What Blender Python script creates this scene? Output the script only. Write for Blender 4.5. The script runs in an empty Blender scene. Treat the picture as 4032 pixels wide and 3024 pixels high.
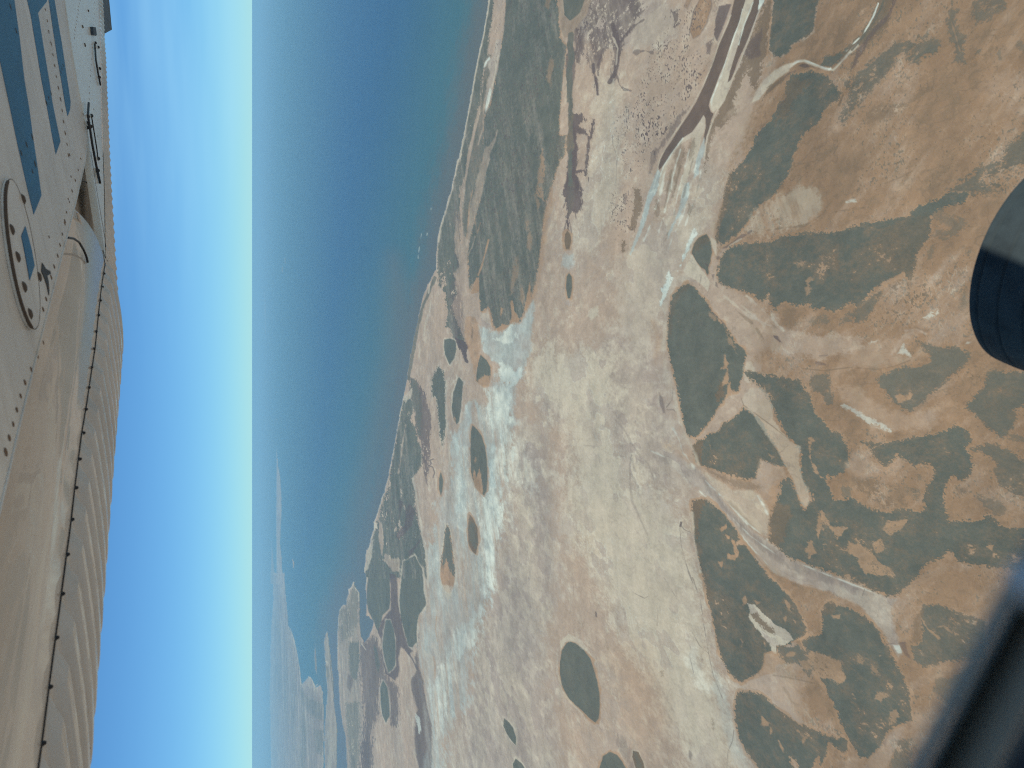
import bpy, bmesh, math, random
import numpy as np
from mathutils import Vector, Matrix

# ------------------------------------------------------------------ camera, sky, sun, exposure
scene = bpy.context.scene
PITCH = math.atan((2016-993)/2912.0)      # the lens looks this far below the horizon
ALT = 2600.0                              # metres above the plain
sp, cp = math.sin(PITCH), math.cos(PITCH)
cam_d = bpy.data.cameras.new("camera")
cam = bpy.data.objects.new("camera", cam_d)
scene.collection.objects.link(cam)
cam.matrix_world = Matrix(((0, 1, 0, 0), (-sp, 0, -cp, 0), (-cp, 0, sp, ALT), (0, 0, 0, 1)))
cam_d.sensor_width = 36.0
cam_d.lens = 26.0
cam_d.clip_start = 0.01
cam_d.clip_end = 3.0e6
cam_d.dof.use_dof = True
cam_d.dof.focus_distance = 400.0
cam_d.dof.aperture_fstop = 6.8
scene.camera = cam

SUN_DIR = Vector((0.22, -0.10, 0.96)).normalized()       # towards the sun
sun_el = math.asin(SUN_DIR.z)
sun_az = math.atan2(SUN_DIR.x, SUN_DIR.y)                # clockwise from +Y
SKY_TINT = (0.58, 1.0, 1.22)
world = bpy.data.worlds.new("World")
scene.world = world
world.use_nodes = True
wn, wl = world.node_tree.nodes, world.node_tree.links
bg = wn["Background"]
sky = wn.new("ShaderNodeTexSky")
sky.sky_type = 'NISHITA'
sky.sun_disc = False
sky.sun_elevation = sun_el
sky.sun_rotation = sun_az
sky.altitude = 2600
sky.air_density = 1.0
sky.dust_density = 0.15
sky.ozone_density = 4.0
# thin cirrus: streaks of cloud over the sky
tc = wn.new("ShaderNodeTexCoord")
mp = wn.new("ShaderNodeMapping"); mp.inputs["Scale"].default_value = (1.0, 1.0, 11.0)
nz = wn.new("ShaderNodeTexNoise"); nz.inputs["Scale"].default_value = 2.2; nz.inputs["Detail"].default_value = 4; nz.inputs["Roughness"].default_value = 0.45
wl.new(tc.outputs["Generated"], mp.inputs["Vector"]); wl.new(mp.outputs["Vector"], nz.inputs["Vector"])
rmp = wn.new("ShaderNodeMapRange"); rmp.inputs["From Min"].default_value = 0.40; rmp.inputs["From Max"].default_value = 0.75; rmp.inputs["To Max"].default_value = 0.42
wl.new(nz.outputs["Fac"], rmp.inputs["Value"])
cmx = wn.new("ShaderNodeMixRGB"); cmx.inputs["Color2"].default_value = (7.0, 7.6, 8.0, 1)
sxyz = wn.new("ShaderNodeSeparateXYZ"); wl.new(tc.outputs["Generated"], sxyz.inputs["Vector"])
side = wn.new("ShaderNodeMapRange"); side.interpolation_type = 'SMOOTHSTEP'      # the cloud lies to the right
side.inputs["From Min"].default_value = -0.05; side.inputs["From Max"].default_value = 0.45; side.inputs["To Min"].default_value = 0.06
wl.new(sxyz.outputs["X"], side.inputs["Value"])
cmul = wn.new("ShaderNodeMath"); cmul.operation = 'MULTIPLY'
wl.new(rmp.outputs["Result"], cmul.inputs[0]); wl.new(side.outputs["Result"], cmul.inputs[1])
wl.new(cmul.outputs[0], cmx.inputs["Fac"]); wl.new(sky.outputs["Color"], cmx.inputs["Color1"])
tnt = wn.new("ShaderNodeVectorMath"); tnt.operation = 'MULTIPLY'; tnt.inputs[1].default_value = SKY_TINT
wl.new(cmx.outputs["Color"], tnt.inputs[0]); wl.new(tnt.outputs["Vector"], bg.inputs["Color"])
bg.inputs["Strength"].default_value = 0.085

sun_d = bpy.data.lights.new("sun", 'SUN')
sun_d.energy = 3.0
sun_d.angle = math.radians(0.5)
sun_d.color = (1.0, 0.96, 0.91)
sun = bpy.data.objects.new("sun", sun_d)
scene.collection.objects.link(sun)
sun.rotation_euler = SUN_DIR.to_track_quat('Z', 'Y').to_euler()

scene.view_settings.view_transform = 'Standard'
scene.view_settings.look = 'None'
scene.view_settings.exposure = 0.25
scene.view_settings.gamma = 1.0
scene.cycles.volume_bounces = 3
scene.cycles.max_bounces = 6
scene.cycles.filter_width = 1.0
scene.cycles.use_denoising = False

# ------------------------------------------------------------------ helpers
COL = scene.collection
def srgb(r, g, b):
    f = lambda c: (c/255/12.92) if c/255 <= .04045 else ((c/255+.055)/1.055)**2.4
    return (f(r), f(g), f(b))
def tag(o, label=None, cat=None, group=None, kind=None):
    for k, v in (('label', label), ('category', cat), ('group', group), ('kind', kind)):
        if v: o[k] = v
    return o
def mat(name, col, rough=.5, spec=.5, metal=0.0, nscale=None, namp=.15, coat=0.0, bump=0.0, grime=0.0):
    m = bpy.data.materials.new(name); m.use_nodes = True
    n, l = m.node_tree.nodes, m.node_tree.links
    b = n["Principled BSDF"]
    b.inputs["Roughness"].default_value = rough; b.inputs["Metallic"].default_value = metal
    b.inputs["Specular IOR Level"].default_value = spec; b.inputs["Coat Weight"].default_value = coat
    b.inputs["Base Color"].default_value = (*col, 1)
    if nscale:
        g = n.new("ShaderNodeNewGeometry") ; t = n.new("ShaderNodeTexCoord")
        z = n.new("ShaderNodeTexNoise"); z.inputs["Scale"].default_value = nscale; z.inputs["Detail"].default_value = 6; z.inputs["Roughness"].default_value = .6
        l.new(t.outputs["Object"], z.inputs["Vector"])
        r = n.new("ShaderNodeMapRange"); r.inputs["From Min"].default_value = .3; r.inputs["From Max"].default_value = .7
        r.inputs["To Min"].default_value = 1-namp; r.inputs["To Max"].default_value = 1+namp*.6
        l.new(z.outputs["Fac"], r.inputs["Value"])
        x = n.new("ShaderNodeVectorMath"); x.operation = 'SCALE'; x.inputs[0].default_value = col
        l.new(r.outputs["Result"], x.inputs["Scale"]); l.new(x.outputs["Vector"], b.inputs["Base Color"])
        if grime:                          # dirt streaked back along the airflow
            q = n.new("ShaderNodeMapping"); q.inputs["Rotation"].default_value = (0, 0, math.radians(-30)); q.inputs["Scale"].default_value = (2.2, 14, 4)
            l.new(t.outputs["Object"], q.inputs["Vector"])
            z2 = n.new("ShaderNodeTexNoise"); z2.inputs["Scale"].default_value = 1.0; z2.inputs["Detail"].default_value = 8; z2.inputs["Roughness"].default_value = .7
            l.new(q.outputs["Vector"], z2.inputs["Vector"])
            r2 = n.new("ShaderNodeMapRange"); r2.inputs["From Min"].default_value = .52; r2.inputs["From Max"].default_value = .78; r2.inputs["To Max"].default_value = grime
            l.new(z2.outputs["Fac"], r2.inputs["Value"])
            gm = n.new("ShaderNodeMixRGB"); gm.inputs["Color2"].default_value = (.30, .24, .18, 1)
            l.new(r2.outputs["Result"], gm.inputs["Fac"]); l.new(x.outputs["Vector"], gm.inputs["Color1"]); l.new(gm.outputs["Color"], b.inputs["Base Color"])
        if bump:
            u = n.new("ShaderNodeBump"); u.inputs["Strength"].default_value = bump; u.inputs["Distance"].default_value = .002
            l.new(z.outputs["Fac"], u.inputs["Height"]); l.new(u.outputs["Normal"], b.inputs["Normal"])
    return m
def mesh_obj(name, verts, faces, mats, parent=None, fm=None, smooth=False):
    me = bpy.data.meshes.new(name)
    me.from_pydata([tuple(v) for v in verts], [], faces)
    if not isinstance(mats, (list, tuple)): mats = [mats]
    for m in mats: me.materials.append(m)
    if fm: me.polygons.foreach_set("material_index", fm)
    if smooth: me.polygons.foreach_set("use_smooth", [True]*len(me.polygons))
    me.update()
    o = bpy.data.objects.new(name, me); COL.objects.link(o)
    if parent: o.parent = parent
    return o
HAZE_D = 1.25e-5
HAZE_COL = (0.50, 0.86, 1.0)
WHEEL_PX, WHEEL_T, WHEEL_R, WHEEL_HW, WHEEL_AX = (4262, 1050), 1.5, .232, .10, (.35, .93, .08)
# ---- LAND BEGIN
# Map data: outlines of the coast, islands, scrub, channels, as measured on the
# aerial view; they are carried onto the ground plane by SURVEY (see gxy()).
PITCH = math.atan((2016-993)/2912.0)
FPX = 2912.0
ALT = 2600.0
OFF = dict(A=(1500,0),B=(1500,750),C=(1300,1500),D=(1000,2274),E=(2400,0),F=(2400,750),G=(2300,1500),
           H=(1950,2274),I=(3032,0),J=(3032,750),K=(3032,1500),L=(2800,2274))
def T(reg, s):
    v = np.array([float(q) for q in s.replace(',',' ').split()]).reshape(-1,2)
    if reg == 'W': return v*(4032/2212.0)
    if reg == 'X': return v
    if reg == 'Y': return v/2.765+np.array((900.,900.))
    if reg == 'Z': return v/2.0733+np.array((900.,1500.))
    return v/2.212 + np.array(OFF[reg], float)
CH = 'opcgwhsmrvtb'     # soils and covers, one weight each
def sm(a, b, x):
    t = np.clip((x-a)/(b-a), 0, 1); return t*t*(3-2*t)
def vnoise(x, y, seed):
    xi = np.floor(x).astype(np.int64); yi = np.floor(y).astype(np.int64)
    fx = (x-xi).astype(np.float32); fy = (y-yi).astype(np.float32)
    fx = fx*fx*fx*(fx*(fx*6-15)+10); fy = fy*fy*fy*(fy*(fy*6-15)+10)
    def h(a, b):
        n = (a*374761393 + b*668265263 + seed*1274126177) & 0xffffffff
        n = ((n ^ (n >> 13))*1274126177) & 0xffffffff
        n = ((n ^ (n >> 16))*2246822519) & 0xffffffff
        return ((n ^ (n >> 15)) & 0xffffff).astype(np.float32)/np.float32(0x7fffff) - 1
    a = h(xi, yi); b = h(xi+1, yi); c = h(xi, yi+1); d = h(xi+1, yi+1)
    return (a+(b-a)*fx)*(1-fy) + (c+(d-c)*fx)*fy

class Land:
    def __init__(L, xs, ys):
        L.xs, L.ys = xs, ys
        a = (xs-2016)/FPX; b = -(ys-1512)/FPX
        s, c = math.sin(PITCH), math.cos(PITCH)
        dy = c - a*s; dz = -s - a*c
        t = ALT/np.maximum(-dz, 1e-9)
        L.X = (t[None,:]*b[:,None]); L.Y = np.broadcast_to((t*dy)[None,:], L.X.shape)
        R = np.sqrt(L.X**2+L.Y**2+ALT**2)
        L.fp = R/FPX                       # metres that one survey pixel spans across
        L.W = np.zeros((len(CH),)+L.X.shape, np.float32)
        L.W[1] = 1
        L.nf = L.fract(1.5, 9, 11, 1.7, 90); L.nm = L.fract(8, 50, 23, 1.8, 90); L.nc = L.fract(40, 260, 37, 1.6, 90)
        L.ns = L.fract(5, 70, 51, stretch=4.5)
        L.no = L.fract(5, 80, 61, 3.0, -48)
        L.nd = L.fract(4, 9, 71)
        r1 = 1-np.abs(L.fract(10, 60, 83, 1.7, 90))/1.1; r2 = 1-np.abs(L.fract(5, 26, 97, stretch=2.2))/1.1
        L.nv = np.clip(r1, -1, 1); L.nw = np.clip(r2, -1, 1)     # 1 on thin branching lines
        L.iso = {}
    def fract(L, lo, hi, seed, stretch=None, turn=24):
        out = np.zeros(L.X.shape, np.float32); wsum = np.zeros(L.X.shape, np.float32)
        X, Y = L.X, L.Y
        if stretch:                        # long along the shore
            th = math.radians(turn)
            u = X*math.cos(th)+Y*math.sin(th); v = -X*math.sin(th)+Y*math.cos(th)
            X, Y = u/stretch, v
        for k in range(0, 17):
            lam = 2.0**k*1.37
            q = np.log2(lam/L.fp)
            w = sm(math.log2(lo)-.5, math.log2(lo)+.5, q)*(1-sm(math.log2(hi)-.5, math.log2(hi)+.5, q))*2.0**(.42*(q-math.log2(hi)))
            m = w > 1e-3
            if not m.any(): continue
            rows = np.where(m.any(1))[0]; cols = np.where(m.any(0))[0]
            sl = (slice(rows[0], rows[-1]+1), slice(cols[0], cols[-1]+1))
            out[sl] += (w[sl]*vnoise(X[sl]/lam+k*17.3, Y[sl]/lam-k*9.1, seed+k)).astype(np.float32)
            wsum[sl] += (w[sl]**2).astype(np.float32)
        return out/np.sqrt(np.maximum(wsum, 1e-6))*1.9      # std about 1
    def box(L, P, mrg):
        j0, j1 = np.searchsorted(L.xs, (P[:,0].min()-mrg, P[:,0].max()+mrg))
        i0, i1 = np.searchsorted(L.ys, (P[:,1].min()-mrg, P[:,1].max()+mrg))
        return (slice(i0, i1), slice(j0, j1)), j1 > j0 and i1 > i0
    def dist(L, P, sl, closed):
        gx = L.xs[sl[1]][None,:].astype(np.float32); gy = L.ys[sl[0]][:,None].astype(np.float32)
        best = np.full((gy.shape[0], gx.shape[1]), 1e12, np.float32); ins = np.zeros(best.shape, bool)
        n = len(P)
        for i in range(n if closed else n-1):
            ax, ay = P[i]; bx, by = P[(i+1) % n]
            ex, ey = bx-ax, by-ay; l2 = ex*ex+ey*ey+1e-9
            t = np.clip(((gx-ax)*ex+(gy-ay)*ey)/l2, 0, 1)
            best = np.minimum(best, (gx-ax-t*ex)**2+(gy-ay-t*ey)**2)
            if closed and ay != by:
                c = (gy < max(ay, by)) & (gy >= min(ay, by)) & (gx < ex*(gy-ay)/(by-ay)+ax)
                ins ^= c
        d = np.sqrt(best)
        return np.where(ins, d, -d) if closed else d
    def over(L, ch, sl, al):
        W = L.W[(slice(None),)+sl]
        W *= (1-al)[None]
        W[CH.index(ch)] += al
    def poly(L, ch, reg, s, op=1.0, f=2.5, amp=5, hole=0, rim=None, name=None, streak=0):
        P = T(reg, s); mrg = f+amp*3+(rim[1]*2 if rim else 0)+8
        sl, ok = L.box(P, mrg)
        if not ok: return
        d = L.dist(P, sl, True)
        wob = amp*(.45*L.nm[sl]+.25*L.nf[sl]) if amp else 0
        if rim:
            L.over(rim[0], sl, (rim[2] if len(rim) > 2 else .8)*sm(-3.5, 3.5, d+rim[1]*(1+.6*L.nm[sl])+.3*wob))
        if name: L.iso[name] = (sl, d+.3*wob > -(rim[1] if rim else 0))
        dd = d+wob
        if ch == 'm' and amp >= 6: dd = dd+1.1*amp*(L.nw[sl]-.32)
        if ch in 'sb' and amp >= 3: dd = dd + (1.6+.35*amp)*L.nf[sl]*(1-sm(3, 16, np.abs(d)))+.5*np.clip(L.nd[sl], -2, 2)+.25*amp*np.clip(L.nw[sl]-.4, -1, .6)
        al = op*sm(-f, f, dd)
        if hole:
            z = 4.91*((1-hole)**.14-hole**.14)
            al = al*(1-.9*sm(z-.15, z+.3, .62*L.nm[sl]+.42*L.nf[sl]+.55*L.nc[sl]))
        if streak:
            al = al*np.clip(1-streak*(.5+.7*L.ns[sl]), 0, 1)
        L.over(ch, sl, al.astype(np.float32))
    def line(L, ch, reg, s, w, op=1.0, f=2, amp=2, broken=0):
        P = T(reg, s); sl, ok = L.box(P, w+f+amp*3+5)
        if not ok: return
        d = w/2 - L.dist(P, sl, False) + amp*.5*L.nm[sl]
        al = op*sm(-f, f, d)
        if broken: al = al*sm(-.3, .4, L.nm[sl]+1-2*broken)
        L.over(ch, sl, al.astype(np.float32))
    def dots(L, ch, reg, s, thr, op=.9, f=15):
        P = T(reg, s); sl, ok = L.box(P, f+10)
        if not ok: return
        al = op*sm(-f, f, L.dist(P, sl, True))*sm(thr, thr+.35, L.nd[sl]+.35*L.nm[sl])
        L.over(ch, sl, al.astype(np.float32))
# ---- DATA
def survey(L):
    p, l, d = L.poly, L.line, L.dots
    BIG = dict(f=55, amp=45)
    # soils of the plain
    p('o','W',"1640 -90, 1650 150, 1600 330, 1550 440, 1560 560, 1620 700, 1640 850, 1660 1000, 1640 1200, 1700 1400, 1760 1800, 2700 1800, 2700 -300, 1640 -300",**BIG)
    p('g','W',"1340 700, 1440 760, 1450 900, 1480 980, 1500 1080, 1400 1060, 1330 1000, 1290 900, 1180 930, 1150 860, 1250 760",op=.75,**BIG)
    p('c','W',"1150 740, 1300 760, 1330 830, 1340 950, 1420 1060, 1490 1120, 1515 1280, 1550 1450, 1600 1640, 1500 1700, 1420 1500, 1330 1350, 1270 1200, 1200 1150, 1240 1000, 1210 900, 1140 850",op=.8,**BIG)
    p('g','W',"1090 900, 1180 920, 1200 1100, 1210 1250, 1180 1380, 1230 1700, 960 1700, 1010 1500, 1060 1280, 1090 1100",op=.85,**BIG)
    p('c','W',"1130 1000, 1160 1100, 1150 1200, 1120 1220, 1110 1100",op=.5,f=30,amp=25)
    p('p','W',"1210 500, 1330 560, 1360 640, 1200 640, 1150 700, 1170 560",op=.6,f=40,amp=30)
    p('c','W',"1290 150, 1350 180, 1340 420, 1280 560, 1230 520, 1260 380, 1280 260",op=.6,f=35,amp=30)
    p('c','W',"1330 560, 1470 430, 1530 330, 1560 420, 1500 560, 1430 680, 1390 800, 1330 700",op=.55,f=35,amp=30)
    p('g','W',"1390 480, 1480 470, 1470 600, 1430 720, 1390 850, 1350 700",op=.6,f=35,amp=30,streak=.5)
    p('t','W',"1440 960, 1550 1050, 1620 1190, 1700 1240, 1690 1060, 1600 1020, 1560 1000",op=.5,f=25,amp=15)
    # ---------- shore and coastal ridge
    p('g','A',"1720 -50, 2230 -50, 2600 60, 2620 300, 2400 420, 2100 420, 1900 400, 1720 260",op=.8,f=20,amp=20)
    p('s','A',"985 -60, 1090 -60, 1090 0, 1070 200, 1045 420, 1010 620, 975 800, 930 960, 900 1020, 880 1300, 900 1400, 880 1659, 870 1720, 800 1959, 760 2139, 760 2299, 770 2539, 790 2489, 850 2419, 850 2489, 865 2699, 880 2719, 935 2674, 960 2739, 975 2829, 1000 2869, 1050 2849, 1120 2829, 1180 2819, 1215 2799, 1250 2719, 1310 2599, 1350 2459, 1370 2359, 1385 2239, 1405 2059, 1420 1919, 1440 1799, 1475 1659, 1530 1480, 1560 1390, 1600 1350, 1610 1180, 1560 1170, 1560 1000, 1580 800, 1600 620, 1620 400, 1560 320, 1545 100, 1530 -60",f=2,amp=3,rim=('t',5,.7),name='ridge')
    p('s','A',"940 250, 930 480, 900 590, 870 820, 860 920, 820 1100, 790 1250, 760 1400, 740 1520, 700 1659, 700 1959, 720 2200, 760 2300, 760 2139, 800 1959, 880 1720, 900 1400, 900 1020, 930 960, 960 600",op=.9,f=4,amp=4,hole=.05,name='dune_infill')
    p('t','B',"1490 -20, 1440 130, 1425 260, 1410 400, 1390 580, 1375 700, 1355 800, 1315 940, 1340 960, 1380 800, 1420 600, 1450 300, 1520 60",op=.65,f=8,amp=6)
    p('s','A',"935 -60, 1000 -60, 985 60, 965 200, 940 330, 930 480, 900 590, 870 820, 860 920, 820 1100, 790 1250, 760 1400, 740 1520, 690 1659, 700 1790, 690 1959, 690 2109, 700 2259, 720 2309, 690 2379, 640 2459, 660 2559, 620 2659, 640 2759, 690 2859, 720 2939, 760 3019, 740 3059, 755 3159, 735 3149, 710 3059, 660 3009, 600 2859, 560 2849, 580 2739, 560 2559, 500 2489, 495 2359, 485 2219, 520 1980, 560 1830, 610 1660, 680 1370, 740 1060, 800 740, 850 470, 890 280, 920 130",f=2,amp=3,hole=.10,name='dune')
    p('m','B',"650 100, 700 250, 680 500, 720 700, 700 900, 720 1150, 720 1290, 650 1280, 620 1100, 600 900, 650 700, 640 450",op=.5,f=8,amp=10,hole=.2)
    p('p','A',"1010 -60, 1090 -60, 1080 200, 1060 330, 1000 330, 960 480, 930 470, 960 330, 985 230, 1015 100",op=.85,f=3,amp=3,streak=.4)
    p('g','A',"1000 350, 1060 330, 1040 450, 1020 600, 985 720, 965 850, 930 960, 905 990, 905 900, 920 740, 950 640, 930 560, 900 600, 915 540, 945 490, 965 510, 1000 420",op=.85,f=3,amp=3)
    p('h','A',"945 490, 955 515, 925 540, 910 580, 895 595, 905 545",f=1.5,amp=1)
    p('h','A',"950 760, 965 790, 950 870, 925 950, 910 985, 915 900, 930 830",f=1.5,amp=1,op=.9)
    p('c','A',"1035 440, 1010 600, 980 740, 955 800, 985 660, 1000 540",op=.8,f=2,amp=1)
    l('p','A',"930 700, 905 850, 895 1000, 890 1120, 865 1200, 850 1260",5,.7)
    p('p','A',"870 910, 850 1030, 820 1180, 790 1330, 760 1480, 740 1600, 720 1750, 690 1750, 740 1490, 750 1350, 780 1250, 810 1100, 850 950",op=.8,f=2,amp=2)
    p('p','A',"920 1270, 935 1290, 1000 1180, 1020 1120, 1000 1240, 960 1330, 930 1450, 890 1659, 870 1719, 840 1819, 810 1939, 780 2059, 760 2129, 745 2129, 760 1909, 780 1779, 795 1754, 815 1659, 850 1520, 880 1430, 895 1330",op=.6,f=3,amp=4,streak=.3)
    l('t','B',"800 0, 770 130, 760 300, 745 420",4,.7)
    p('p','B',"690 -40, 730 0, 715 150, 710 300, 745 400, 765 480, 750 600, 755 760, 775 860, 800 900, 850 880, 865 1030, 870 1060, 900 1090, 940 1060, 970 1200, 1000 1235, 960 1250, 900 1200, 870 1120, 800 1080, 730 1000, 690 880, 650 760, 640 720, 680 660, 660 580, 640 470, 650 330, 670 200, 690 100",op=.75,f=3,amp=6,streak=.55)
    p('g','B',"860 1060, 930 1070, 965 1200, 930 1230, 880 1180",op=.8,f=5,amp=4)
    p('t','B',"850 760, 830 760, 800 850, 785 900, 860 890, 855 800",f=2,amp=3)
    l('t','B',"940 430, 915 520, 890 620, 850 740",6,.9)
    l('t','B',"815 240, 840 370, 870 280",4,.6)
    l('p','B',"760 560, 800 480, 820 400",4,.6)
    for q in ("1130 960, 1150 950, 1165 1050, 1215 1120, 1190 1165, 1120 1175, 1140 1100","1300 800, 1305 880, 1310 950, 1270 1070, 1250 1080, 1260 980, 1280 860","1000 1210, 1060 1160, 1120 1175, 1080 1215, 1020 1230","1050 1020, 1065 1030, 1045 1110, 1038 1090"):
        p('t','B',q,op=.9,f=2,amp=3)
    l('t','B',"870 1055, 905 1060, 935 1015, 960 1090, 970 1180, 1000 1215",5,.9)
    p('t','A',"1400 1270, 1420 1300, 1430 1450, 1420 1700, 1440 1790, 1400 1730, 1350 1690, 1380 1450",op=.65,f=3,amp=7,hole=.3)
    p('t','A',"1490 480, 1510 560, 1480 760, 1440 700, 1460 560",op=.45,f=5,amp=8,hole=.25)
    for q in ("1190 560, 1210 700, 1185 780, 1150 900, 1120 920, 1150 650","1265 200, 1290 280, 1280 360, 1255 340","1290 330, 1320 420, 1300 520, 1270 500","1220 820, 1260 900, 1240 1010, 1200 940","1340 40, 1400 120, 1370 170"):
        p('t','B',q,op=.45,f=5,amp=7,hole=.3)
    p('o','A',"1440 0, 1480 0, 1460 80, 1430 60",op=.6,f=3,amp=4)
    d('m','A',"1000 0, 1500 0, 1450 700, 1250 1659, 1150 1900, 900 1900, 950 1100",1.25,.55)
    # beach line
    l('c','A',"945 -60, 940 0, 920 130, 890 280, 860 420, 830 570, 800 740, 770 910, 740 1060, 715 1200, 680 1360, 640 1500, 608 1659, 600 1700, 560 1829, 520 1969, 500 2100",12,.85,f=3,amp=3)
    l('c','B',"500 400, 490 560, 482 690",5,.5,f=2,amp=1)
    # tidal creek behind the ridge
    p('p','A',"1610 480, 1600 620, 1600 800, 1620 960, 1615 1170, 1560 1170, 1565 980, 1580 780",op=.9,f=2,amp=3)
    p('p','A',"1600 1390, 1640 1430, 1610 1540, 1590 1659, 1560 1760, 1490 1720, 1530 1500, 1570 1430",op=.95,f=2,amp=3)
    p('m','A',"1840 -60, 2212 -60, 2300 60, 2200 230, 2110 350, 2090 480, 2055 640, 2030 700, 1985 730, 2030 560, 2045 400, 2010 320, 1990 230, 1960 400, 1905 560, 1880 620, 1895 800, 1855 640, 1800 500, 1780 380, 1720 560, 1700 400, 1690 260, 1790 130",op=.8,f=4,amp=13,hole=.22,streak=.3)
    l('m','E',"30 220, 75 350, 80 480, 50 640, 0 720",16,.85,amp=5); l('m','E',"90 370, 200 240, 300 170",9,.7,amp=5)
    l('m','E',"60 650, 90 740, 130 780, 190 790",7,.7,amp=5); l('m','E',"230 460, 320 440, 380 470",13,.6,amp=8)
    l('m','A',"1850 560, 1860 660, 1885 740, 1890 820",9,.9,amp=3); l('m','A',"1860 640, 1890 700",4,.8); l('m','A',"1940 430, 1890 570",8,.6,amp=4)
    p('m','A',"1640 1000, 1760 985, 1790 1050, 1720 1090, 1780 1130, 1815 1170, 1835 1080, 1870 1010, 1855 1150, 1830 1240, 1812 1400, 1790 1480, 1820 1590, 1770 1510, 1700 1520, 1750 1659, 1760 1749, 1735 1829, 1695 1859, 1660 1839, 1642 1919, 1642 2009, 1622 2009, 1620 1909, 1625 1789, 1600 1719, 1590 1659, 1640 1400, 1640 1200",op=.9,f=2,amp=6)
    for q in ("1640 250, 1655 320, 1660 370","1620 260, 1600 340, 1588 440","1690 170, 1700 240","1740 120, 1755 170","1610 100, 1590 150","1735 0, 1760 110"):
        l('m','B',q,4,.75,amp=2)
    p('m','A',"1630 330, 1690 420, 1700 600, 1665 780, 1675 1000, 1705 1200, 1700 1500, 1765 1659, 1600 1659, 1635 1300, 1640 900, 1612 620",op=.75,f=3,amp=5)
    p('m','A',"1650 180, 1720 150, 1760 60, 1830 20, 1800 260, 1740 480, 1700 560, 1690 400, 1660 330",op=.55,f=4,amp=5,streak=.3)
    p('s','B',"1625 -40, 1680 -60, 1690 60, 1665 160, 1640 240, 1625 100",op=.45,f=4,amp=5)
    p('p','A',"1700 1160, 1800 1180, 1790 1330, 1770 1480, 1700 1480, 1720 1300",op=.8,f=3,amp=6)
    p('b','A',"1545 -60, 1590 -60, 1590 100, 1650 185, 1720 120, 1790 -60, 1850 -60, 1790 130, 1700 240, 1650 310, 1600 330, 1570 250, 1555 130",op=.75,f=3,amp=2)
    p('p','A',"1545 -60, 1590 -60, 1590 100, 1650 185, 1720 120, 1790 -60, 1850 -60, 1790 130, 1700 240, 1650 310, 1600 330, 1570 250, 1555 130",op=.45,f=3,amp=2)
    l('s','A',"1655 300, 1650 400, 1665 500, 1640 620, 1650 800, 1655 1000, 1655 1200, 1650 1600",22,.85,amp=6)
    p('s','A',"1590 -60, 1800 -60, 1735 110, 1650 185, 1600 130",f=1.5,amp=1.5,name='creek_isle')
    for q in ("2030 340, 2065 420, 2050 560","2030 690, 2010 800, 2020 950, 2015 1200, 2050 1300, 2060 1400, 2040 1590","2000 1060, 1960 1220, 1900 1350","1890 1150, 1930 1210, 1980 1150"):
        l('c','A',q,5,.7,amp=2)
    l('m','A',"2018 1180, 2020 1260, 2060 1370, 2045 1590",2.5,.5)
    d('h','A',"1900 700, 2212 800, 2212 1659, 1700 1659, 1850 1200",1.5,.5,f=40)
    p('b','B',"1625 350, 1650 380, 1660 440, 1642 512, 1610 512, 1600 440, 1605 380",f=1.5,amp=1,rim=('t',6),name='pan_isle_a')
    p('s','B',"1640 715, 1665 750, 1668 850, 1650 940, 1630 940, 1614 850, 1620 750",f=1.5,amp=1,rim=('t',5),name='pan_isle_b')
    p('w','B',"1590 560, 1660 570, 1680 650, 1640 690, 1570 660",op=.6,f=8,amp=8)
    p('g','B',"1600 960, 1640 960, 1650 1000, 1600 1010",op=.8,f=4,amp=6)
    p('c','B',"1840 1030, 1890 1010, 1895 1090, 1830 1130, 1800 1090",op=.8,f=6,amp=5)
    # ---------- wet salt of the lagoon
    p('w','B',"980 1230, 1050 1230, 1130 1180, 1220 1150, 1260 1080, 1330 960, 1330 1100, 1310 1250, 1310 1400, 1270 1480, 1240 1560, 1240 1659, 1040 1659, 1030 1500, 960 1480, 900 1380, 860 1270, 850 1180, 900 1200",op=.85,f=8,amp=10)
    p('h','B',"1130 1180, 1115 1260, 1180 1240, 1200 1290, 1140 1330, 1060 1330, 1000 1310, 970 1290, 1060 1260",op=.75,f=5,amp=10,streak=.4)
    p('h','B',"1040 1500, 1110 1510, 1160 1570, 1225 1540, 1230 1620, 1195 1680, 1040 1680",f=5,amp=9,op=.9)
    p('w','C',"1390 -20, 1660 -20, 1620 250, 1610 450, 1590 560, 1560 800, 1500 960, 1490 1150, 1480 1350, 1460 1500, 1440 1659, 1425 1740, 1400 1900, 1290 2120, 1250 2500, 1190 2820, 1090 2920, 1000 3120, 1000 3400, 830 3400, 840 3020, 810 2800, 790 2620, 750 2420, 740 2170, 790 1970, 830 1750, 840 1500, 900 1350, 930 1200, 935 1030, 1000 980, 1060 830, 1055 650, 1080 450, 1170 420, 1220 200, 1370 200",op=.78,f=16,amp=24,streak=.45)
    p('g','C',"1130 860, 1000 950, 990 1050, 1100 1100, 1190 960, 1240 1000, 1200 850, 1130 700, 1080 760",op=.35,f=20,amp=15)
    p('g','D',"1560 560, 1700 700, 1650 900, 1560 900, 1490 700",op=.6,f=15,amp=15,streak=.3)
    p('h','C',"1660 -20, 1600 60, 1560 200, 1590 330, 1530 420, 1600 450, 1590 560, 1520 600, 1560 720, 1470 800, 1440 860, 1440 1000, 1480 1060, 1480 1350, 1460 1450, 1460 1520, 1440 1700, 1400 1850, 1340 1850, 1350 1659, 1350 1450, 1340 1300, 1280 1150, 1300 1050, 1390 1000, 1420 850, 1410 700, 1470 600, 1450 450, 1380 330, 1370 200, 1390 60",op=.8,f=12,amp=12,streak=.45)
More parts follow.
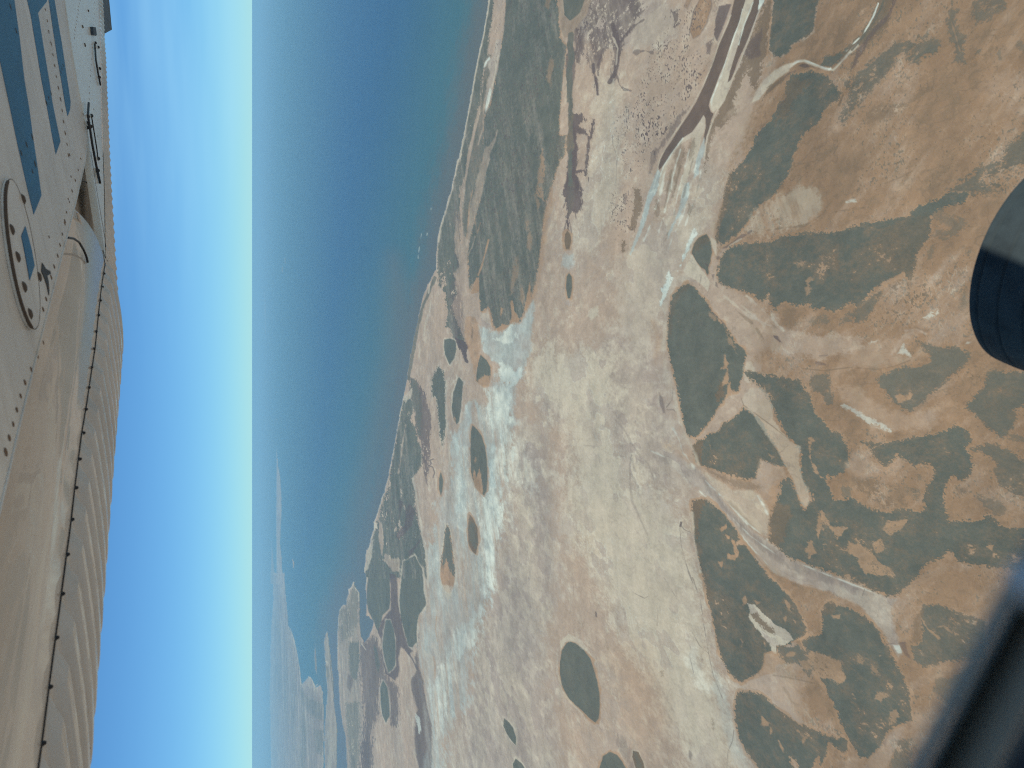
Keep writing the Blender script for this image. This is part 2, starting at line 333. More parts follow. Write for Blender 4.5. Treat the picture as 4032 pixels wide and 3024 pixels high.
    p('h','C',"1600 450, 1720 620, 1800 900, 1760 980, 1640 880, 1560 1000, 1600 1250, 1540 1150, 1490 1040, 1500 950, 1570 800",op=.4,f=25,amp=20,streak=.4)
    p('h','D',"2040 -40, 2110 -40, 2090 150, 2010 250, 1960 400, 1970 550, 1900 600, 1750 760, 1720 900, 1680 1050, 1650 1300, 1600 1400, 1560 1250, 1520 1000, 1560 900, 1640 750, 1700 600, 1760 450, 1930 300, 2010 200",op=.6,f=14,amp=14,streak=.5)
    l('w','C',"1230 200, 1200 330, 1100 470, 1090 640, 1150 900, 1130 1100",30,.7,f=10,amp=10)
    l('w','C',"1420 560, 1400 750, 1420 900",20,.8,f=8,amp=6)
    # ---------- shore country further along
    p('s','C',"640 140, 690 130, 740 200, 700 340, 750 420, 760 500, 800 600, 805 700, 780 760, 720 850, 740 960, 745 1100, 760 1200, 800 1350, 830 1480, 840 1659, 850 1720, 300 1720, 305 1659, 330 1500, 390 1300, 430 1150, 500 930, 540 700, 580 480, 610 300",f=2,amp=3,hole=.06,name='north_shore')
    p('m','C',"690 -40, 760 0, 830 100, 860 250, 880 400, 870 560, 860 700, 850 830, 840 900, 820 800, 805 600, 790 520, 760 480, 750 380, 740 200, 700 100",op=.8,f=3,amp=6,hole=.1)
    p('s','C',"690 -40, 750 0, 790 100, 800 300, 790 480, 760 480, 740 300, 700 150",op=.8,f=3,amp=5)
    for q in ("600 1030, 640 1050, 600 1200","690 1060, 740 1130, 720 1250, 650 1330, 590 1380, 570 1350, 650 1250, 660 1130","790 1380, 720 1500, 680 1600, 660 1659, 690 1480"):
        p('m','C',q,op=.8,f=3,amp=4)
    p('p','C',"420 1200, 450 1250, 475 1400, 450 1520, 425 1400",op=.8,f=2,amp=4)
    p('p','C',"480 1500, 530 1540, 620 1560, 590 1659, 540 1659, 470 1560",op=.6,f=3,amp=5)
    l('p','C',"660 380, 640 500, 620 640, 595 800",5,.6,amp=3)
    l('c','C',"720 850, 745 960, 775 1150, 800 1330, 838 1480, 848 1659, 855 1800",7,.75,amp=2)
    l('c','C',"640 130, 610 270, 590 380, 565 520, 540 660, 510 820, 480 930, 440 1060, 410 1160, 382 1230, 385 1290, 345 1420, 312 1520, 300 1659, 288 1800",6,.75,f=1.5,amp=1)
    p('c','C',"380 1230, 405 1240, 415 1290, 385 1280",op=.9,f=1.5,amp=1)
    p('c','C',"345 1400, 380 1380, 370 1500, 335 1640, 302 1659, 320 1520",op=.7,f=2,amp=2)
    p('c','C',"640 130, 700 80, 720 60, 700 150, 660 190",op=.7,f=2,amp=4)
    l('s','B',"470 760, 420 880, 370 1000, 330 1150, 300 1300, 270 1450, 235 1640",14,.85,amp=4)
    l('c','B',"425 815, 415 890",7,.8); l('c','B',"435 960, 425 1060",5,.7); l('c','B',"410 1090, 385 1180, 375 1260",8,.7); l('c','B',"340 1380, 330 1480",4,.6)
    p('s','C',"885 0, 905 -60, 940 -130, 985 -80, 1002 0, 1005 150, 1010 350, 1000 420, 980 560, 960 450, 940 300, 930 150, 890 130",f=2,amp=3,rim=('c',3,.6),name='bar_isle')
    for q in ("1010 0, 1012 300, 1030 500, 1045 720, 1045 790","1060 30, 1080 0"):
        l('c','C',q,6,.8)
    for q in ("1025 200, 1035 450, 1040 600","985 560, 990 700"):
        l('g','C',q,4,.6)
    l('m','C',"900 680, 870 690, 880 720, 865 740, 895 750, 910 800, 898 840",3,.9,amp=1)
    p('s','B',"555 1300, 600 1285, 650 1310, 660 1380, 640 1460, 600 1520, 560 1430, 550 1360",f=1.5,amp=1.5,rim=('c',4),name='hook_isle')
    p('m','B',"650 1285, 720 1300, 770 1360, 740 1400, 755 1500, 735 1490, 705 1400, 670 1350",op=.95,f=2,amp=4)
    p('t','B',"740 1100, 820 1090, 850 1180, 870 1290, 860 1420, 850 1500, 820 1640, 790 1500, 770 1400, 735 1300, 730 1180",op=.75,f=4,amp=4)
    p('b','B',"795 1190, 805 1230, 795 1300, 785 1270",op=.8,f=2,amp=2)
    p('s','B',"870 1430, 920 1470, 955 1540, 955 1640, 930 1700, 880 1690, 830 1660, 830 1600, 850 1500",f=1.5,amp=2,rim=('t',5),name='split_isle')
    p('t','B',"900 1600, 955 1620, 940 1700, 880 1695, 830 1660, 870 1650",op=.8,f=3,amp=5)
    p('s','C',"1120 -40, 1160 10, 1155 100, 1140 250, 1125 350, 1105 385, 1075 330, 1060 230, 1075 100",f=1.5,amp=1.5,rim=('c',6),name='drop_isle')
    p('t','C',"1085 310, 1100 330, 1095 385, 1070 330",op=.7,f=2,amp=2)
    p('s','C',"1240 385, 1280 420, 1320 480, 1350 570, 1368 700, 1372 850, 1362 960, 1340 995, 1325 980, 1270 920, 1240 850, 1228 780, 1222 600, 1228 450",f=1.5,amp=1.5,rim=('t',4.5),name='lagoon_isle')
    p('t','C',"1240 840, 1262 760, 1275 830, 1305 740, 1318 830, 1330 960, 1322 985, 1270 920",op=.85,f=2,amp=4)
    p('t','C',"1255 690, 1270 650, 1275 690, 1260 720",op=.6,f=2,amp=3)
    p('b','C',"1215 1165, 1240 1190, 1280 1270, 1290 1400, 1270 1510, 1240 1490, 1207 1420, 1202 1280",f=1.5,amp=1.5,rim=('t',5),name='spindle_isle')
    p('s','C',"1225 1210, 1260 1260, 1285 1400, 1265 1460, 1220 1400, 1212 1290",op=.8,f=4,amp=3)
    p('t','C',"1020 1250, 1045 1300, 1065 1420, 1085 1600, 1085 1712, 1075 1790, 1040 1850, 1000 1830, 975 1770, 960 1712, 960 1640, 970 1550, 985 1450, 1000 1320",f=1.5,amp=1.5,rim=('c',4),name='tail_isle')
    p('s','C',"1020 1258, 1045 1310, 1062 1420, 1080 1600, 1080 1700, 1050 1659, 1010 1560, 980 1620, 975 1540, 990 1450, 1002 1330",op=.95,f=3,amp=4,hole=.06)
    p('c','D',"1640 60, 1730 80, 1715 160, 1690 200, 1650 150",op=.7,f=6,amp=4)
    p('s','C',"965 790, 985 860, 980 960, 965 1000, 950 940, 950 850",f=1.5,amp=1,rim=('t',4),name='sliver_isle')
    l('t','D',"1590 340, 1582 450, 1600 560",5,.7); l('t','D',"1565 690, 1580 780, 1575 880",8,.6)
    # ---------- bay head
    p('g','D',"690 -60, 940 -60, 960 400, 940 900, 960 1800, 690 1800",op=.6,f=8,amp=10,streak=.3)
    p('s','D',"720 200, 900 60, 930 600, 930 1800, 760 1800, 730 900",op=.4,f=8,amp=14,streak=.6)
    p('s','D',"1000 -110, 1060 -180, 1120 -130, 1185 -40, 1190 200, 1180 270, 1120 330, 1100 420, 1085 480, 1060 420, 1040 370, 1000 300, 980 200",f=2,amp=2,name='delta_isle_a')
    p('s','D',"1300 -140, 1400 -190, 1465 -80, 1480 130, 1500 230, 1440 330, 1420 420, 1420 560, 1380 610, 1345 600, 1310 480, 1280 350, 1265 200",f=2,amp=2,rim=('c',5,.8),name='delta_isle_b')
    p('m','D',"920 600, 1040 500, 1120 650, 1150 850, 1260 960, 1270 1200, 1240 1290, 1190 1290, 1180 1100, 1100 900, 1080 1050, 1090 1200, 1040 1300, 1030 1700, 930 1700, 950 1400, 960 1200, 930 900, 920 700",op=.75,f=5,amp=8)
    p('m','D',"1180 -40, 1240 -20, 1260 250, 1310 480, 1340 600, 1385 640, 1350 670, 1280 600, 1260 700, 1270 820, 1230 900, 1150 840, 1120 700, 1110 540, 1080 480, 1110 380, 1190 280, 1190 100",op=.9,f=3,amp=3)
    l('m','D',"1350 660, 1400 750, 1420 800",6,.8)
    p('m','D',"1440 480, 1420 620, 1450 800, 1480 900, 1500 1100, 1550 1300, 1545 1500, 1540 1720, 1450 1720, 1400 1450, 1400 1300, 1420 1150, 1380 1000, 1370 900, 1420 800, 1400 700, 1425 600",op=.8,f=4,amp=5)
    p('h','D',"1410 1190, 1440 1230, 1460 1320, 1440 1350, 1415 1260",op=.7,f=3,amp=6)
    p('w','D',"1480 1100, 1530 1300, 1540 1500, 1530 1720, 1460 1720, 1500 1500, 1480 1300",op=.35,f=8,amp=4)
    p('s','D',"1150 370, 1190 370, 1220 450, 1235 600, 1230 760, 1210 800, 1170 830, 1140 720, 1120 600, 1135 450",f=1.5,amp=1,rim=('c',3,.7),name='delta_isle_c')
    p('s','D',"1125 890, 1165 960, 1175 1060, 1185 1200, 1150 1265, 1120 1200, 1105 1100, 1100 960",f=1.5,amp=1,rim=('c',3,.7),name='delta_isle_d')
    p('s','D',"1040 580, 1070 620, 1100 760, 1085 840, 1060 760",f=2,amp=1,op=.8)
    p('s','D',"830 560, 920 560, 920 750, 900 900, 850 880, 830 750",op=.8,f=3,amp=3); p('s','D',"800 1100, 910 1080, 920 1300, 915 1720, 850 1720, 820 1400",op=.6,f=3,amp=5,hole=.1)
    p('m','D',"820 830, 870 900, 840 1000, 810 950",op=.6,f=3,amp=3); p('m','D',"930 1450, 1000 1380, 1000 1720, 930 1720",op=.6,f=4,amp=8,hole=.3)
    p('s','D',"740 250, 800 250, 880 60, 915 150, 915 350, 860 500, 760 560, 735 400",op=.5,f=4,amp=6,hole=.2)
    # ---------- river
    p('m','E',"960 60, 1070 30, 1000 220, 940 350, 905 300, 930 150",op=.85,f=3,amp=4)
    p('m','E',"840 380, 915 325, 880 480, 840 470",op=.7,f=4,amp=5,hole=.2)
    p('m','E',"700 930, 560 1150, 430 1340, 400 1420, 350 1520, 360 1340, 480 1200, 600 1000",op=.55,f=4,amp=6)
    p('o','E',"820 560, 900 480, 860 640, 790 740, 760 700",op=.4,f=8,amp=8)
    p('b','E',"1330 100, 1400 -40, 1430 30, 1390 280, 1380 450, 1330 520, 1320 640, 1280 780, 1220 760, 1210 560, 1190 640, 1120 760, 1080 900, 1100 1000, 980 1130, 930 1120, 900 1200, 870 1300, 860 1450, 830 1500, 840 1280, 880 1080, 960 930, 1050 740, 1140 550, 1230 330",op=.8,f=4,amp=9,hole=.12)
    p('m','E',"1200 420, 1290 300, 1330 250, 1310 480, 1230 520, 1170 480",op=.6,f=6,amp=6)
    p('m','E',"900 -60, 980 -60, 930 120, 900 110",op=.5,f=4,amp=10,hole=.35)
    p('o','E',"880 -60, 890 30, 850 180, 790 300, 730 340, 710 260, 740 120, 810 -60",op=.9,f=2,amp=3,rim=('m',3,.7),hole=.04)
    p('o','E',"690 -60, 740 -60, 680 80, 650 60",op=.8,f=3,amp=3,rim=('m',3,.5))
    p('m','E',"530 80, 600 100, 620 200, 570 250",op=.7,f=3,amp=10,hole=.25)
    d('m','E',"330 350, 600 330, 720 400, 860 480, 820 700, 700 900, 600 1000, 480 1200, 380 1400, 150 1560, 60 1300, 40 1000, 200 850, 330 620",1.15,.85)
    d('m','E',"500 60, 900 0, 720 400, 600 330, 450 300",1.25,.8)
    d('m','E',"560 480, 720 480, 850 520, 780 700, 620 600",.75,.8,f=25); d('m','E',"230 1000, 450 1000, 480 1200, 250 1250",.8,.8,f=25)
    p('b','F',"210 -30, 260 -10, 285 60, 280 160, 240 240, 220 350, 175 330, 200 200, 220 90",op=.8,f=2,amp=4); p('b','F',"125 430, 150 440, 130 540, 105 545, 100 470",op=.8,f=2,amp=3); p('m','F',"130 30, 160 40, 140 120, 120 110",op=.5,f=3,amp=4)
    d('m','F',"0 0, 200 0, 220 350, 60 420, 0 300",1.25,.8)
    RIV = "1105 -80, 1040 200, 960 380, 920 480, 880 600, 820 750, 760 880, 700 980, 620 1100, 540 1230, 480 1310, 440 1400, 425 1450, 435 1480, 470 1440, 520 1370, 580 1280, 640 1200, 720 1150, 790 1050, 820 1000, 835 1030, 840 1100, 820 1200, 830 1260, 860 1150, 880 1060, 910 990, 885 975, 865 920, 880 860, 920 760, 960 650, 1000 560, 1040 430, 1080 320, 1130 190, 1160 80, 1210 -80"
    RV2 = "1280 -80, 1230 100, 1170 230, 1140 300, 1120 400, 1080 520, 1050 620, 1030 720, 1055 700, 1090 620, 1120 530, 1170 420, 1210 330, 1240 250, 1290 120, 1340 50, 1370 -80"
    p('c','E',"1195 -60, 1280 -60, 1240 80, 1170 230, 1140 400, 1090 540, 1060 700, 1050 740, 1020 830, 950 940, 905 980, 880 960, 875 880, 960 700, 1000 560, 1080 330, 1140 180",op=.9,f=2,amp=2)
    p('g','E',"1110 300, 1135 320, 1080 530, 1040 650, 1020 600, 1070 420",op=.6,f=4,amp=3)
    p('h','E',"1000 580, 990 640, 930 780, 905 850, 890 930, 880 890, 940 740",op=.6,f=2,amp=1)
    p('c','E',"820 1000, 838 1030, 825 1150, 790 1260, 760 1380, 715 1480, 670 1600, 650 1700, 590 1700, 640 1500, 700 1350, 720 1200, 640 1240, 560 1340, 500 1440, 470 1600, 440 1700, 410 1700, 440 1500, 640 1200, 730 1140",op=.8,f=3,amp=3)
    p('b','E',"620 1240, 660 1330, 640 1450, 560 1659, 500 1659, 540 1420, 580 1300",op=.5,f=5,amp=8,streak=.5)
    p('b','E',"700 1250, 740 1180, 760 1260, 700 1400, 670 1350",op=.5,f=4,amp=5)
    p('r','E',RIV,f=1.5,amp=.8); p('r','E',RV2,f=1.5,amp=.8)
    l('c','E',"1370 -60, 1290 130, 1245 260, 1185 420, 1135 550, 1085 660, 1040 770, 1000 870, 930 975, 895 1070, 855 1180, 835 1290, 825 1400",5.5,.85,f=1.5,amp=1)
    l('h','E',"1160 80, 1135 190, 1085 320, 1010 550, 960 680, 885 880",3.5,.75,f=1.5,amp=1)
    l('h','E',"1250 20, 1170 225, 1125 390",4,.7,f=1.5,amp=1)
    l('c','E',"1060 130, 955 375, 900 550, 815 750, 730 905, 640 1055, 540 1200, 440 1385, 412 1500",3.5,.8,f=1.5,amp=1)
    l('h','E',"640 1205, 560 1310, 470 1450, 440 1540",4,.7,f=1.5,amp=1)
    p('h','E',"1310 -40, 1360 -40, 1345 20, 1295 90",f=1.5,amp=1)
    p('w','E',"825 1200, 835 1290, 800 1400, 775 1520, 730 1560, 755 1400, 790 1290",op=.85,f=3,amp=3)
    p('w','E',"420 1470, 442 1500, 435 1570, 410 1690, 360 1759, 340 1859, 290 1999, 250 2099, 205 2189, 180 2219, 190 2159, 240 2029, 290 1879, 345 1659, 385 1560",op=.9,f=3,amp=3)
    l('h','E',"430 1490, 400 1580, 370 1680",5,.5)
    p('w','F',"660 -60, 700 -80, 690 80, 640 170, 590 250, 540 360, 510 420, 505 380, 540 300, 590 200, 610 100",op=.9,f=4,amp=4)
    for q in ("1000 830, 940 960","720 330, 690 440, 640 570","450 -30, 400 230, 330 400","590 -40, 500 300, 430 480","560 -60, 470 200"):
        l('c','F',q,9,.5,f=6,amp=5)
    for q in ("620 1300, 560 1500, 520 1700, 470 1900, 420 2050","700 1300, 640 1520, 590 1720, 560 1900","760 1420, 700 1650, 650 1850, 560 2050, 500 2200","800 1450, 780 1620, 720 1800, 660 1960","480 1500, 440 1700, 380 1900, 300 2100"):
        l('h','E',q,3.5,.5,f=3,amp=5,broken=.15)
    for q in ("650 1330, 600 1520, 560 1700","730 1380, 680 1560, 640 1720","540 1480, 520 1640, 480 1800","790 1560, 750 1720, 700 1880","590 1800, 540 1950, 480 2100"):
        l('b','E',q,6,.5,f=3,amp=6,broken=.1)
    for q in ("410 60, 440 130, 430 240, 395 210, 395 120","690 90, 715 130, 700 220, 680 190","540 0, 560 40, 545 90"):
        p('b','F',q,op=.55,f=4,amp=3)
    # ---------- inland scrub blocks
    p('s','E',"1430 -80, 1420 160, 1395 300, 1400 430, 1440 490, 1500 500, 1560 460, 1600 390, 1690 340, 1770 280, 1790 160, 1810 60, 1840 -80",f=2,amp=3,rim=('p',4,.6),name='block_a')
    l('t','E',"1410 150, 1390 350, 1375 480, 1400 520",6,.6)
    p('b','I',"440 560, 500 480, 660 420, 760 330, 870 180, 920 80, 960 -60, 1090 -60, 1050 120, 1020 250, 900 330, 850 420, 740 560, 715 650, 690 620, 740 480, 640 520, 560 580",op=.75,f=4,amp=8,hole=.08)
    p('s','I',"480 560, 600 470, 740 350, 870 200, 940 60, 1040 -40, 1010 200, 880 320, 760 450, 620 560",op=.5,f=4,amp=9,hole=.12,streak=.3)
    l('m','I',"1080 0, 1050 110, 1000 180, 930 250, 870 320, 820 400, 760 500, 730 600",12,.55,amp=9,broken=.25)
    p('s','I',"440 570, 480 490, 560 480, 700 410, 600 530, 540 590",op=.9,f=3,amp=3)
    p('b','I',"540 470, 620 380, 740 240, 880 100, 940 -60, 780 -60, 740 60, 640 200, 560 300",op=.45,f=8,amp=10,hole=.25)
    p('b','I',"250 380, 300 340, 380 300, 420 360, 360 420, 300 420",op=.35,f=6,amp=8)
    p('c','E',"1590 550, 1560 620, 1450 700, 1370 780, 1300 870, 1230 900, 1280 800, 1340 700, 1440 610, 1540 560",op=.8,f=4,amp=3)
    l('c','E',"1570 580, 1630 540, 1700 530, 1790 565, 1890 600, 1950 610, 2010 550, 2110 440, 2160 390",11,.95,f=3,amp=2)
    l('h','E',"1600 560, 1650 535, 1720 532, 1790 560, 1880 595, 1950 605, 2010 545",4,.7,f=2,amp=2,broken=.15)
    l('m','E',"1400 790, 1500 690, 1560 645, 1640 612",6,.6,amp=4,broken=.1)
    p('t','E',"1740 590, 1830 610, 1920 630, 1960 620, 1900 660, 1800 640",op=.7,f=3,amp=3)
    p('r','E',"1640 575, 1680 552, 1725 560, 1745 585, 1700 592",f=2,amp=1)
    l('s','I',"1000 -60, 985 30, 960 90, 920 170, 870 240, 800 340, 715 435",8,.95,f=1.5,amp=1)
    l('h','I',"945 30, 900 150, 830 270, 770 340, 700 410, 620 500, 570 570, 515 605",5,.9,f=1.5,amp=2,broken=.25)
    p('b','E',"1340 850, 1400 790, 1520 700, 1560 640, 1500 680, 1400 740, 1350 830, 1330 910",op=.8,f=3,amp=3)
    p('s','E',"1540 720, 1600 640, 1760 620, 1900 660, 1990 760, 2020 830, 1980 890, 1900 920, 1850 1040, 1760 1120, 1680 1180, 1640 1270, 1600 1380, 1540 1560, 1460 1659, 1430 1709, 1350 1759, 1260 1849, 1190 1959, 1100 2049, 990 2129, 935 2099, 950 1959, 980 1809, 1010 1659, 1050 1520, 1180 1380, 1250 1270, 1290 1160, 1400 1060, 1480 900, 1540 860",f=3,amp=5,hole=.05,rim=('t',5,.5),name='block_b')
    p('b','E',"1540 720, 1620 660, 1750 700, 1650 850, 1560 980, 1430 1090, 1480 900",op=.55,f=10,amp=12,hole=.15)
    l('b','E',"1060 1510, 1030 1700, 985 1850, 950 2000, 940 2100",18,.5,f=8,amp=5)
    l('m','E',"1540 860, 1480 930, 1400 1030, 1340 1100, 1300 1200",3,.5,broken=.2)
    p('p','E',"870 1290, 900 1150, 1000 1100, 1110 900, 1180 800, 1230 930, 1180 1100, 1050 1300, 980 1450, 900 1500",op=.55,f=14,amp=14,streak=.3)
    p('s','I',"1120 530, 1290 550, 1360 490, 1480 470, 1470 360, 1400 330, 1280 370, 1100 370, 1000 440, 900 520, 820 580, 740 660, 700 740, 690 850, 640 960, 600 1060, 640 1090, 740 960, 820 860, 880 800, 950 720, 1010 680, 1060 600",op=.85,f=6,amp=12,hole=.12,name='block_c')
    p('s','I',"660 720, 700 690, 705 760, 665 780",op=.8,f=2,amp=3); l('b','I',"640 830, 600 920",9,.8,amp=4)
    for q in ("1290 240, 1305 230, 1300 255","1360 230, 1370 225, 1368 245","1285 315, 1295 300, 1292 330","1340 320, 1380 290, 1370 330","1415 190, 1425 185, 1420 205"):
        p('s','I',q,op=.8,f=3,amp=3)
    p('s','I',"1560 100, 1600 80, 1640 90, 1620 160, 1640 280, 1700 320, 1690 430, 1700 560, 1640 540, 1590 540, 1620 470, 1580 350, 1540 200",op=.7,f=6,amp=9,hole=.08); l('o','I',"1580 180, 1610 280, 1640 380, 1660 450",6,.7,amp=4)
    p('s','I',"1780 20, 1900 -60, 2060 -60, 2050 70, 1950 100, 1900 180, 1800 200, 1760 180",op=.7,f=10,amp=16,hole=.25)
    p('s','I',"1800 430, 1840 420, 1830 470, 1790 470",op=.6,f=5,amp=6); p('s','I',"1980 470, 2020 420, 2010 520",op=.5,f=5,amp=6); p('s','I',"2160 370, 2300 350, 2300 450, 2180 430",op=.5,f=8,amp=10)
    p('b','I',"1400 740, 1300 840, 1180 950, 1060 1020, 860 1090, 790 1080, 830 990, 950 900, 1040 900, 1200 890, 1330 770",op=.55,f=8,amp=14,hole=.15); p('b','I',"1060 800, 1130 770, 1210 790, 1120 810",op=.45,f=6,amp=8)
    p('b','I',"400 1370, 460 1320, 560 1310, 480 1400",op=.4,f=8,amp=10); p('b','I',"300 1460, 340 1430, 330 1560, 300 1540",op=.4,f=6,amp=10)
    d('b','I',"960 560, 1700 560, 1500 900, 800 1000",1.3,.5,f=60); d('b','I',"1640 90, 2212 300, 2212 900, 1750 800",1.3,.5,f=60)
    d('b','I',"300 1100, 2100 900, 2100 1659, 200 1659",1.55,.45,f=60)
    l('b','I',"1000 1600, 1150 1540, 1240 1490",3,.45); l('b','I',"1400 1000, 1500 940, 1600 900",3,.35)
    p('s','I',"2400 1050, 2212 1150, 2100 1230, 1980 1320, 1880 1420, 1760 1470, 1700 1560, 1560 1650, 1650 1720, 2050 1680, 2100 1560, 2400 1450",op=.8,f=10,amp=22,hole=.24)
    p('s','F',"850 375, 885 440, 895 540, 882 620, 865 660, 868 720, 855 740, 835 690, 800 670, 760 620, 717 540, 740 460, 780 410",f=2,amp=2,rim=('t',5,.8),name='fan_isle')
    p('b','F',"850 380, 880 440, 790 500, 720 540, 740 465, 780 412",op=.5,f=8,amp=4)
    l('m','F',"840 640, 870 660",3,.8)
    p('c','F',"640 700, 720 560, 790 670, 845 740, 880 800, 860 880, 780 800, 690 750",op=.85,f=3,amp=2)
    p('c','F',"870 390, 930 440, 930 560, 900 500",op=.7,f=4,amp=3)
    p('g','F',"590 780, 640 745, 720 770, 770 810, 740 800, 680 775, 620 780",op=.8,f=3,amp=2)
    p('p','F',"900 840, 1000 860, 1200 920, 1400 1050, 1500 1180, 1700 1250, 2212 1270, 2212 1380, 1800 1480, 1500 1400, 1200 1380, 1080 1240, 980 1100, 870 950",op=.75,f=12,amp=16,streak=.25)
    p('c','F',"1250 230, 1350 120, 1460 60, 1600 -20, 1800 -40, 1850 100, 1800 230, 1600 330, 1400 400, 1230 400, 1200 350",op=.45,f=15,amp=18,streak=.5,hole=.12)
    for q in ("1200 920, 1400 1100, 1500 1200","1000 920, 1200 1080, 1400 1180","1150 1000, 1350 1180","1400 1050, 1440 1150, 1520 1220"):
        l('c','F',q,8,.6,f=4,amp=6)
    for q in ("1280 1200, 1340 1290","1400 1150, 1460 1200","1100 1040, 1250 1160"):
        l('b','F',q,5,.5,f=4,amp=5)
    l('m','F',"950 590, 1000 510, 1080 460, 1160 400, 1240 355",10,.6,amp=5,broken=.15)
    l('c','F',"985 560, 1050 480, 1150 420",4,.6,amp=3)
    l('b','F',"1240 360, 1400 345, 1520 325, 1700 310, 1850 210, 2000 180, 2212 150",5,.6,amp=5,broken=.3)
    p('m','F',"1430 1265, 1460 1270, 1510 1330, 1480 1320",op=.8,f=3,amp=4); p('m','F',"890 730, 915 730, 905 780",op=.6,f=3,amp=3); p('m','F',"930 800, 950 850, 925 830",op=.6,f=3,amp=3)
    l('m','F',"1800 1500, 1880 1515",9,.5,amp=4); l('m','F',"1830 1440, 1900 1435",4,.5,amp=3)
    for q in ("740 330, 765 380, 715 470, 675 570, 625 660, 590 710, 635 580, 690 440","520 705, 548 760, 515 850, 485 930, 452 1010, 438 1000, 470 900, 440 860, 490 810"):
        p('w','F',q,op=.55,f=6,amp=6); p('h','F',q,op=1,f=2,amp=6,hole=.18)
    p('s','F',"990 540, 1060 490, 1200 450, 1400 440, 1500 400, 1640 375, 1748 370, 2018 350, 2198 290, 2398 250, 2598 230, 2698 130, 2848 80, 2998 20, 3148 10, 3098 110, 2898 150, 2798 220, 2798 330, 2788 430, 2718 490, 2668 580, 2658 680, 2628 770, 2540 740, 2498 760, 2398 800, 2298 870, 2218 960, 2158 1000, 2098 970, 2018 1020, 1958 1050, 1898 1030, 1838 1030, 1778 1040, 1748 980, 1648 1010, 1540 985, 1480 1010, 1445 1050, 1405 1000, 1390 910, 1350 955, 1300 960, 1260 910, 1160 870, 1040 850, 970 810, 945 740, 960 640",f=3,amp=7,hole=.03,rim=('t',5,.6),name='block_d')
    p('b','J',"1000 300, 1380 200, 1390 420, 1260 560, 1240 740, 1000 700, 900 500",op=.3,f=15,amp=15)
    for q in ("1830 570, 1970 550, 1990 690, 1900 680, 1850 620","1700 760, 1770 750, 1750 860, 1720 900","1620 640, 1700 620, 1680 660"):
        p('t','F',q,op=.6,f=6,amp=14,hole=.25)
    p('b','J',"550 560, 600 560, 590 680, 560 640",op=.5,f=6,amp=10)
    p('t','J',"1100 740, 1170 705, 1180 740, 1140 790, 1040 820, 960 880, 830 980, 840 950, 960 840",op=.85,f=3,amp=6)
    p('b','J',"1040 820, 1140 790, 1230 780, 1230 900, 1140 980, 1080 1000, 1080 880",op=.6,f=8,amp=14,hole=.12)
    p('s','J',"880 920, 960 860, 990 880, 940 960, 900 1060, 820 1140, 740 1160, 720 1080, 780 1020",op=.8,f=5,amp=10,hole=.1)
    p('s','J',"600 1120, 700 1060, 720 1150, 620 1170",op=.6,f=6,amp=12,hole=.2); p('s','J',"470 1090, 510 1100, 500 1160, 450 1150",op=.6,f=5,amp=8,hole=.15); p('s','J',"320 1130, 440 1100, 420 1160, 340 1170",op=.5,f=5,amp=10,hole=.25); p('b','J',"120 1040, 200 1030, 250 1170, 160 1220, 100 1170",op=.45,f=5,amp=6)
    d('b','J',"1150 980, 1300 830, 1420 800, 1350 960, 1200 1080",.7,.7,f=20); d('b','J',"900 1120, 1100 1150, 1200 1080, 1060 1000",1.,.6,f=30)
    p('s','J',"1380 180, 1500 140, 1500 220, 1700 230, 1720 300, 1640 370, 1520 420, 1420 420, 1440 330, 1560 330",op=.5,f=10,amp=18,hole=.3); p('s','J',"1380 500, 1430 480, 1420 590, 1380 610",op=.5,f=6,amp=8); p('s','J',"1690 540, 1750 510, 1740 570",op=.6,f=5,amp=6); p('s','J',"1650 850, 1720 830, 1730 1000, 1660 1050",op=.5,f=10,amp=10,hole=.15)
    for q in ("1330 1110, 1400 1060, 1460 1030, 1470 1070, 1390 1120","1690 1330, 1720 1310, 1760 1320, 1720 1350","1110 1420, 1170 1320, 1180 1370, 1220 1440, 1180 1420","670 100, 740 80, 750 100","860 1330, 930 1310","1480 1245, 1510 1260"):
        p('h','J',q,op=.55,f=4,amp=6,hole=.1)
    l('p','J',"1180 1220, 1280 1210, 1360 1250",9,.7,f=4,amp=3); l('b','J',"1260 1190, 1370 1225",10,.4,f=4,amp=3); l('p','J',"1060 1430, 1150 1300, 1250 1230",16,.5,f=6,amp=8)
    p('p','J',"620 1440, 900 1320, 1160 1290, 1110 1430, 1220 1470, 980 1550, 700 1540",op=.35,f=20,amp=12)
    l('b','J',"280 1550, 480 1570, 700 1540, 930 1560, 1090 1530, 1220 1480",3,.6)
    p('s','J',"1290 1310, 1390 1330, 1480 1360, 1640 1360, 1740 1420, 1710 1510, 1600 1600, 1540 1659, 1390 1789, 1330 1869, 1220 1929, 1150 1909, 1080 1839, 1000 1779, 950 1679, 930 1640, 1000 1590, 1220 1530, 1400 1510, 1400 1420, 1310 1360",op=.85,f=6,amp=10,hole=.14,name='block_e')
    p('t','K',"1090 130, 1130 110, 1180 130, 1240 120, 1220 160, 1120 190",op=.8,f=3,amp=5)
    d('b','J',"1700 1659, 1860 1360, 2100 1500, 1950 1659",1.1,.6,f=30)
    # F3 island
    p('s','F',"690 805, 740 840, 790 900, 850 970, 890 1050, 960 1130, 1010 1180, 1060 1260, 1110 1340, 1180 1390, 1192 1450, 1170 1550, 1150 1659, 1120 1749, 1078 1749, 1040 1710, 1020 1770, 989 1829, 949 1889, 909 1959, 859 2039, 789 2099, 779 2129, 739 2144, 699 2139, 669 2089, 649 2019, 629 1909, 609 1789, 579 1659, 545 1530, 520 1420, 505 1300, 510 1180, 525 1050, 550 930, 600 850",f=2,amp=3,rim=('t',7,.8),hole=.02,name='heart_isle')
    l('b','F',"690 830, 600 900, 560 1000, 540 1100, 530 1250",14,.4,f=8,amp=4)
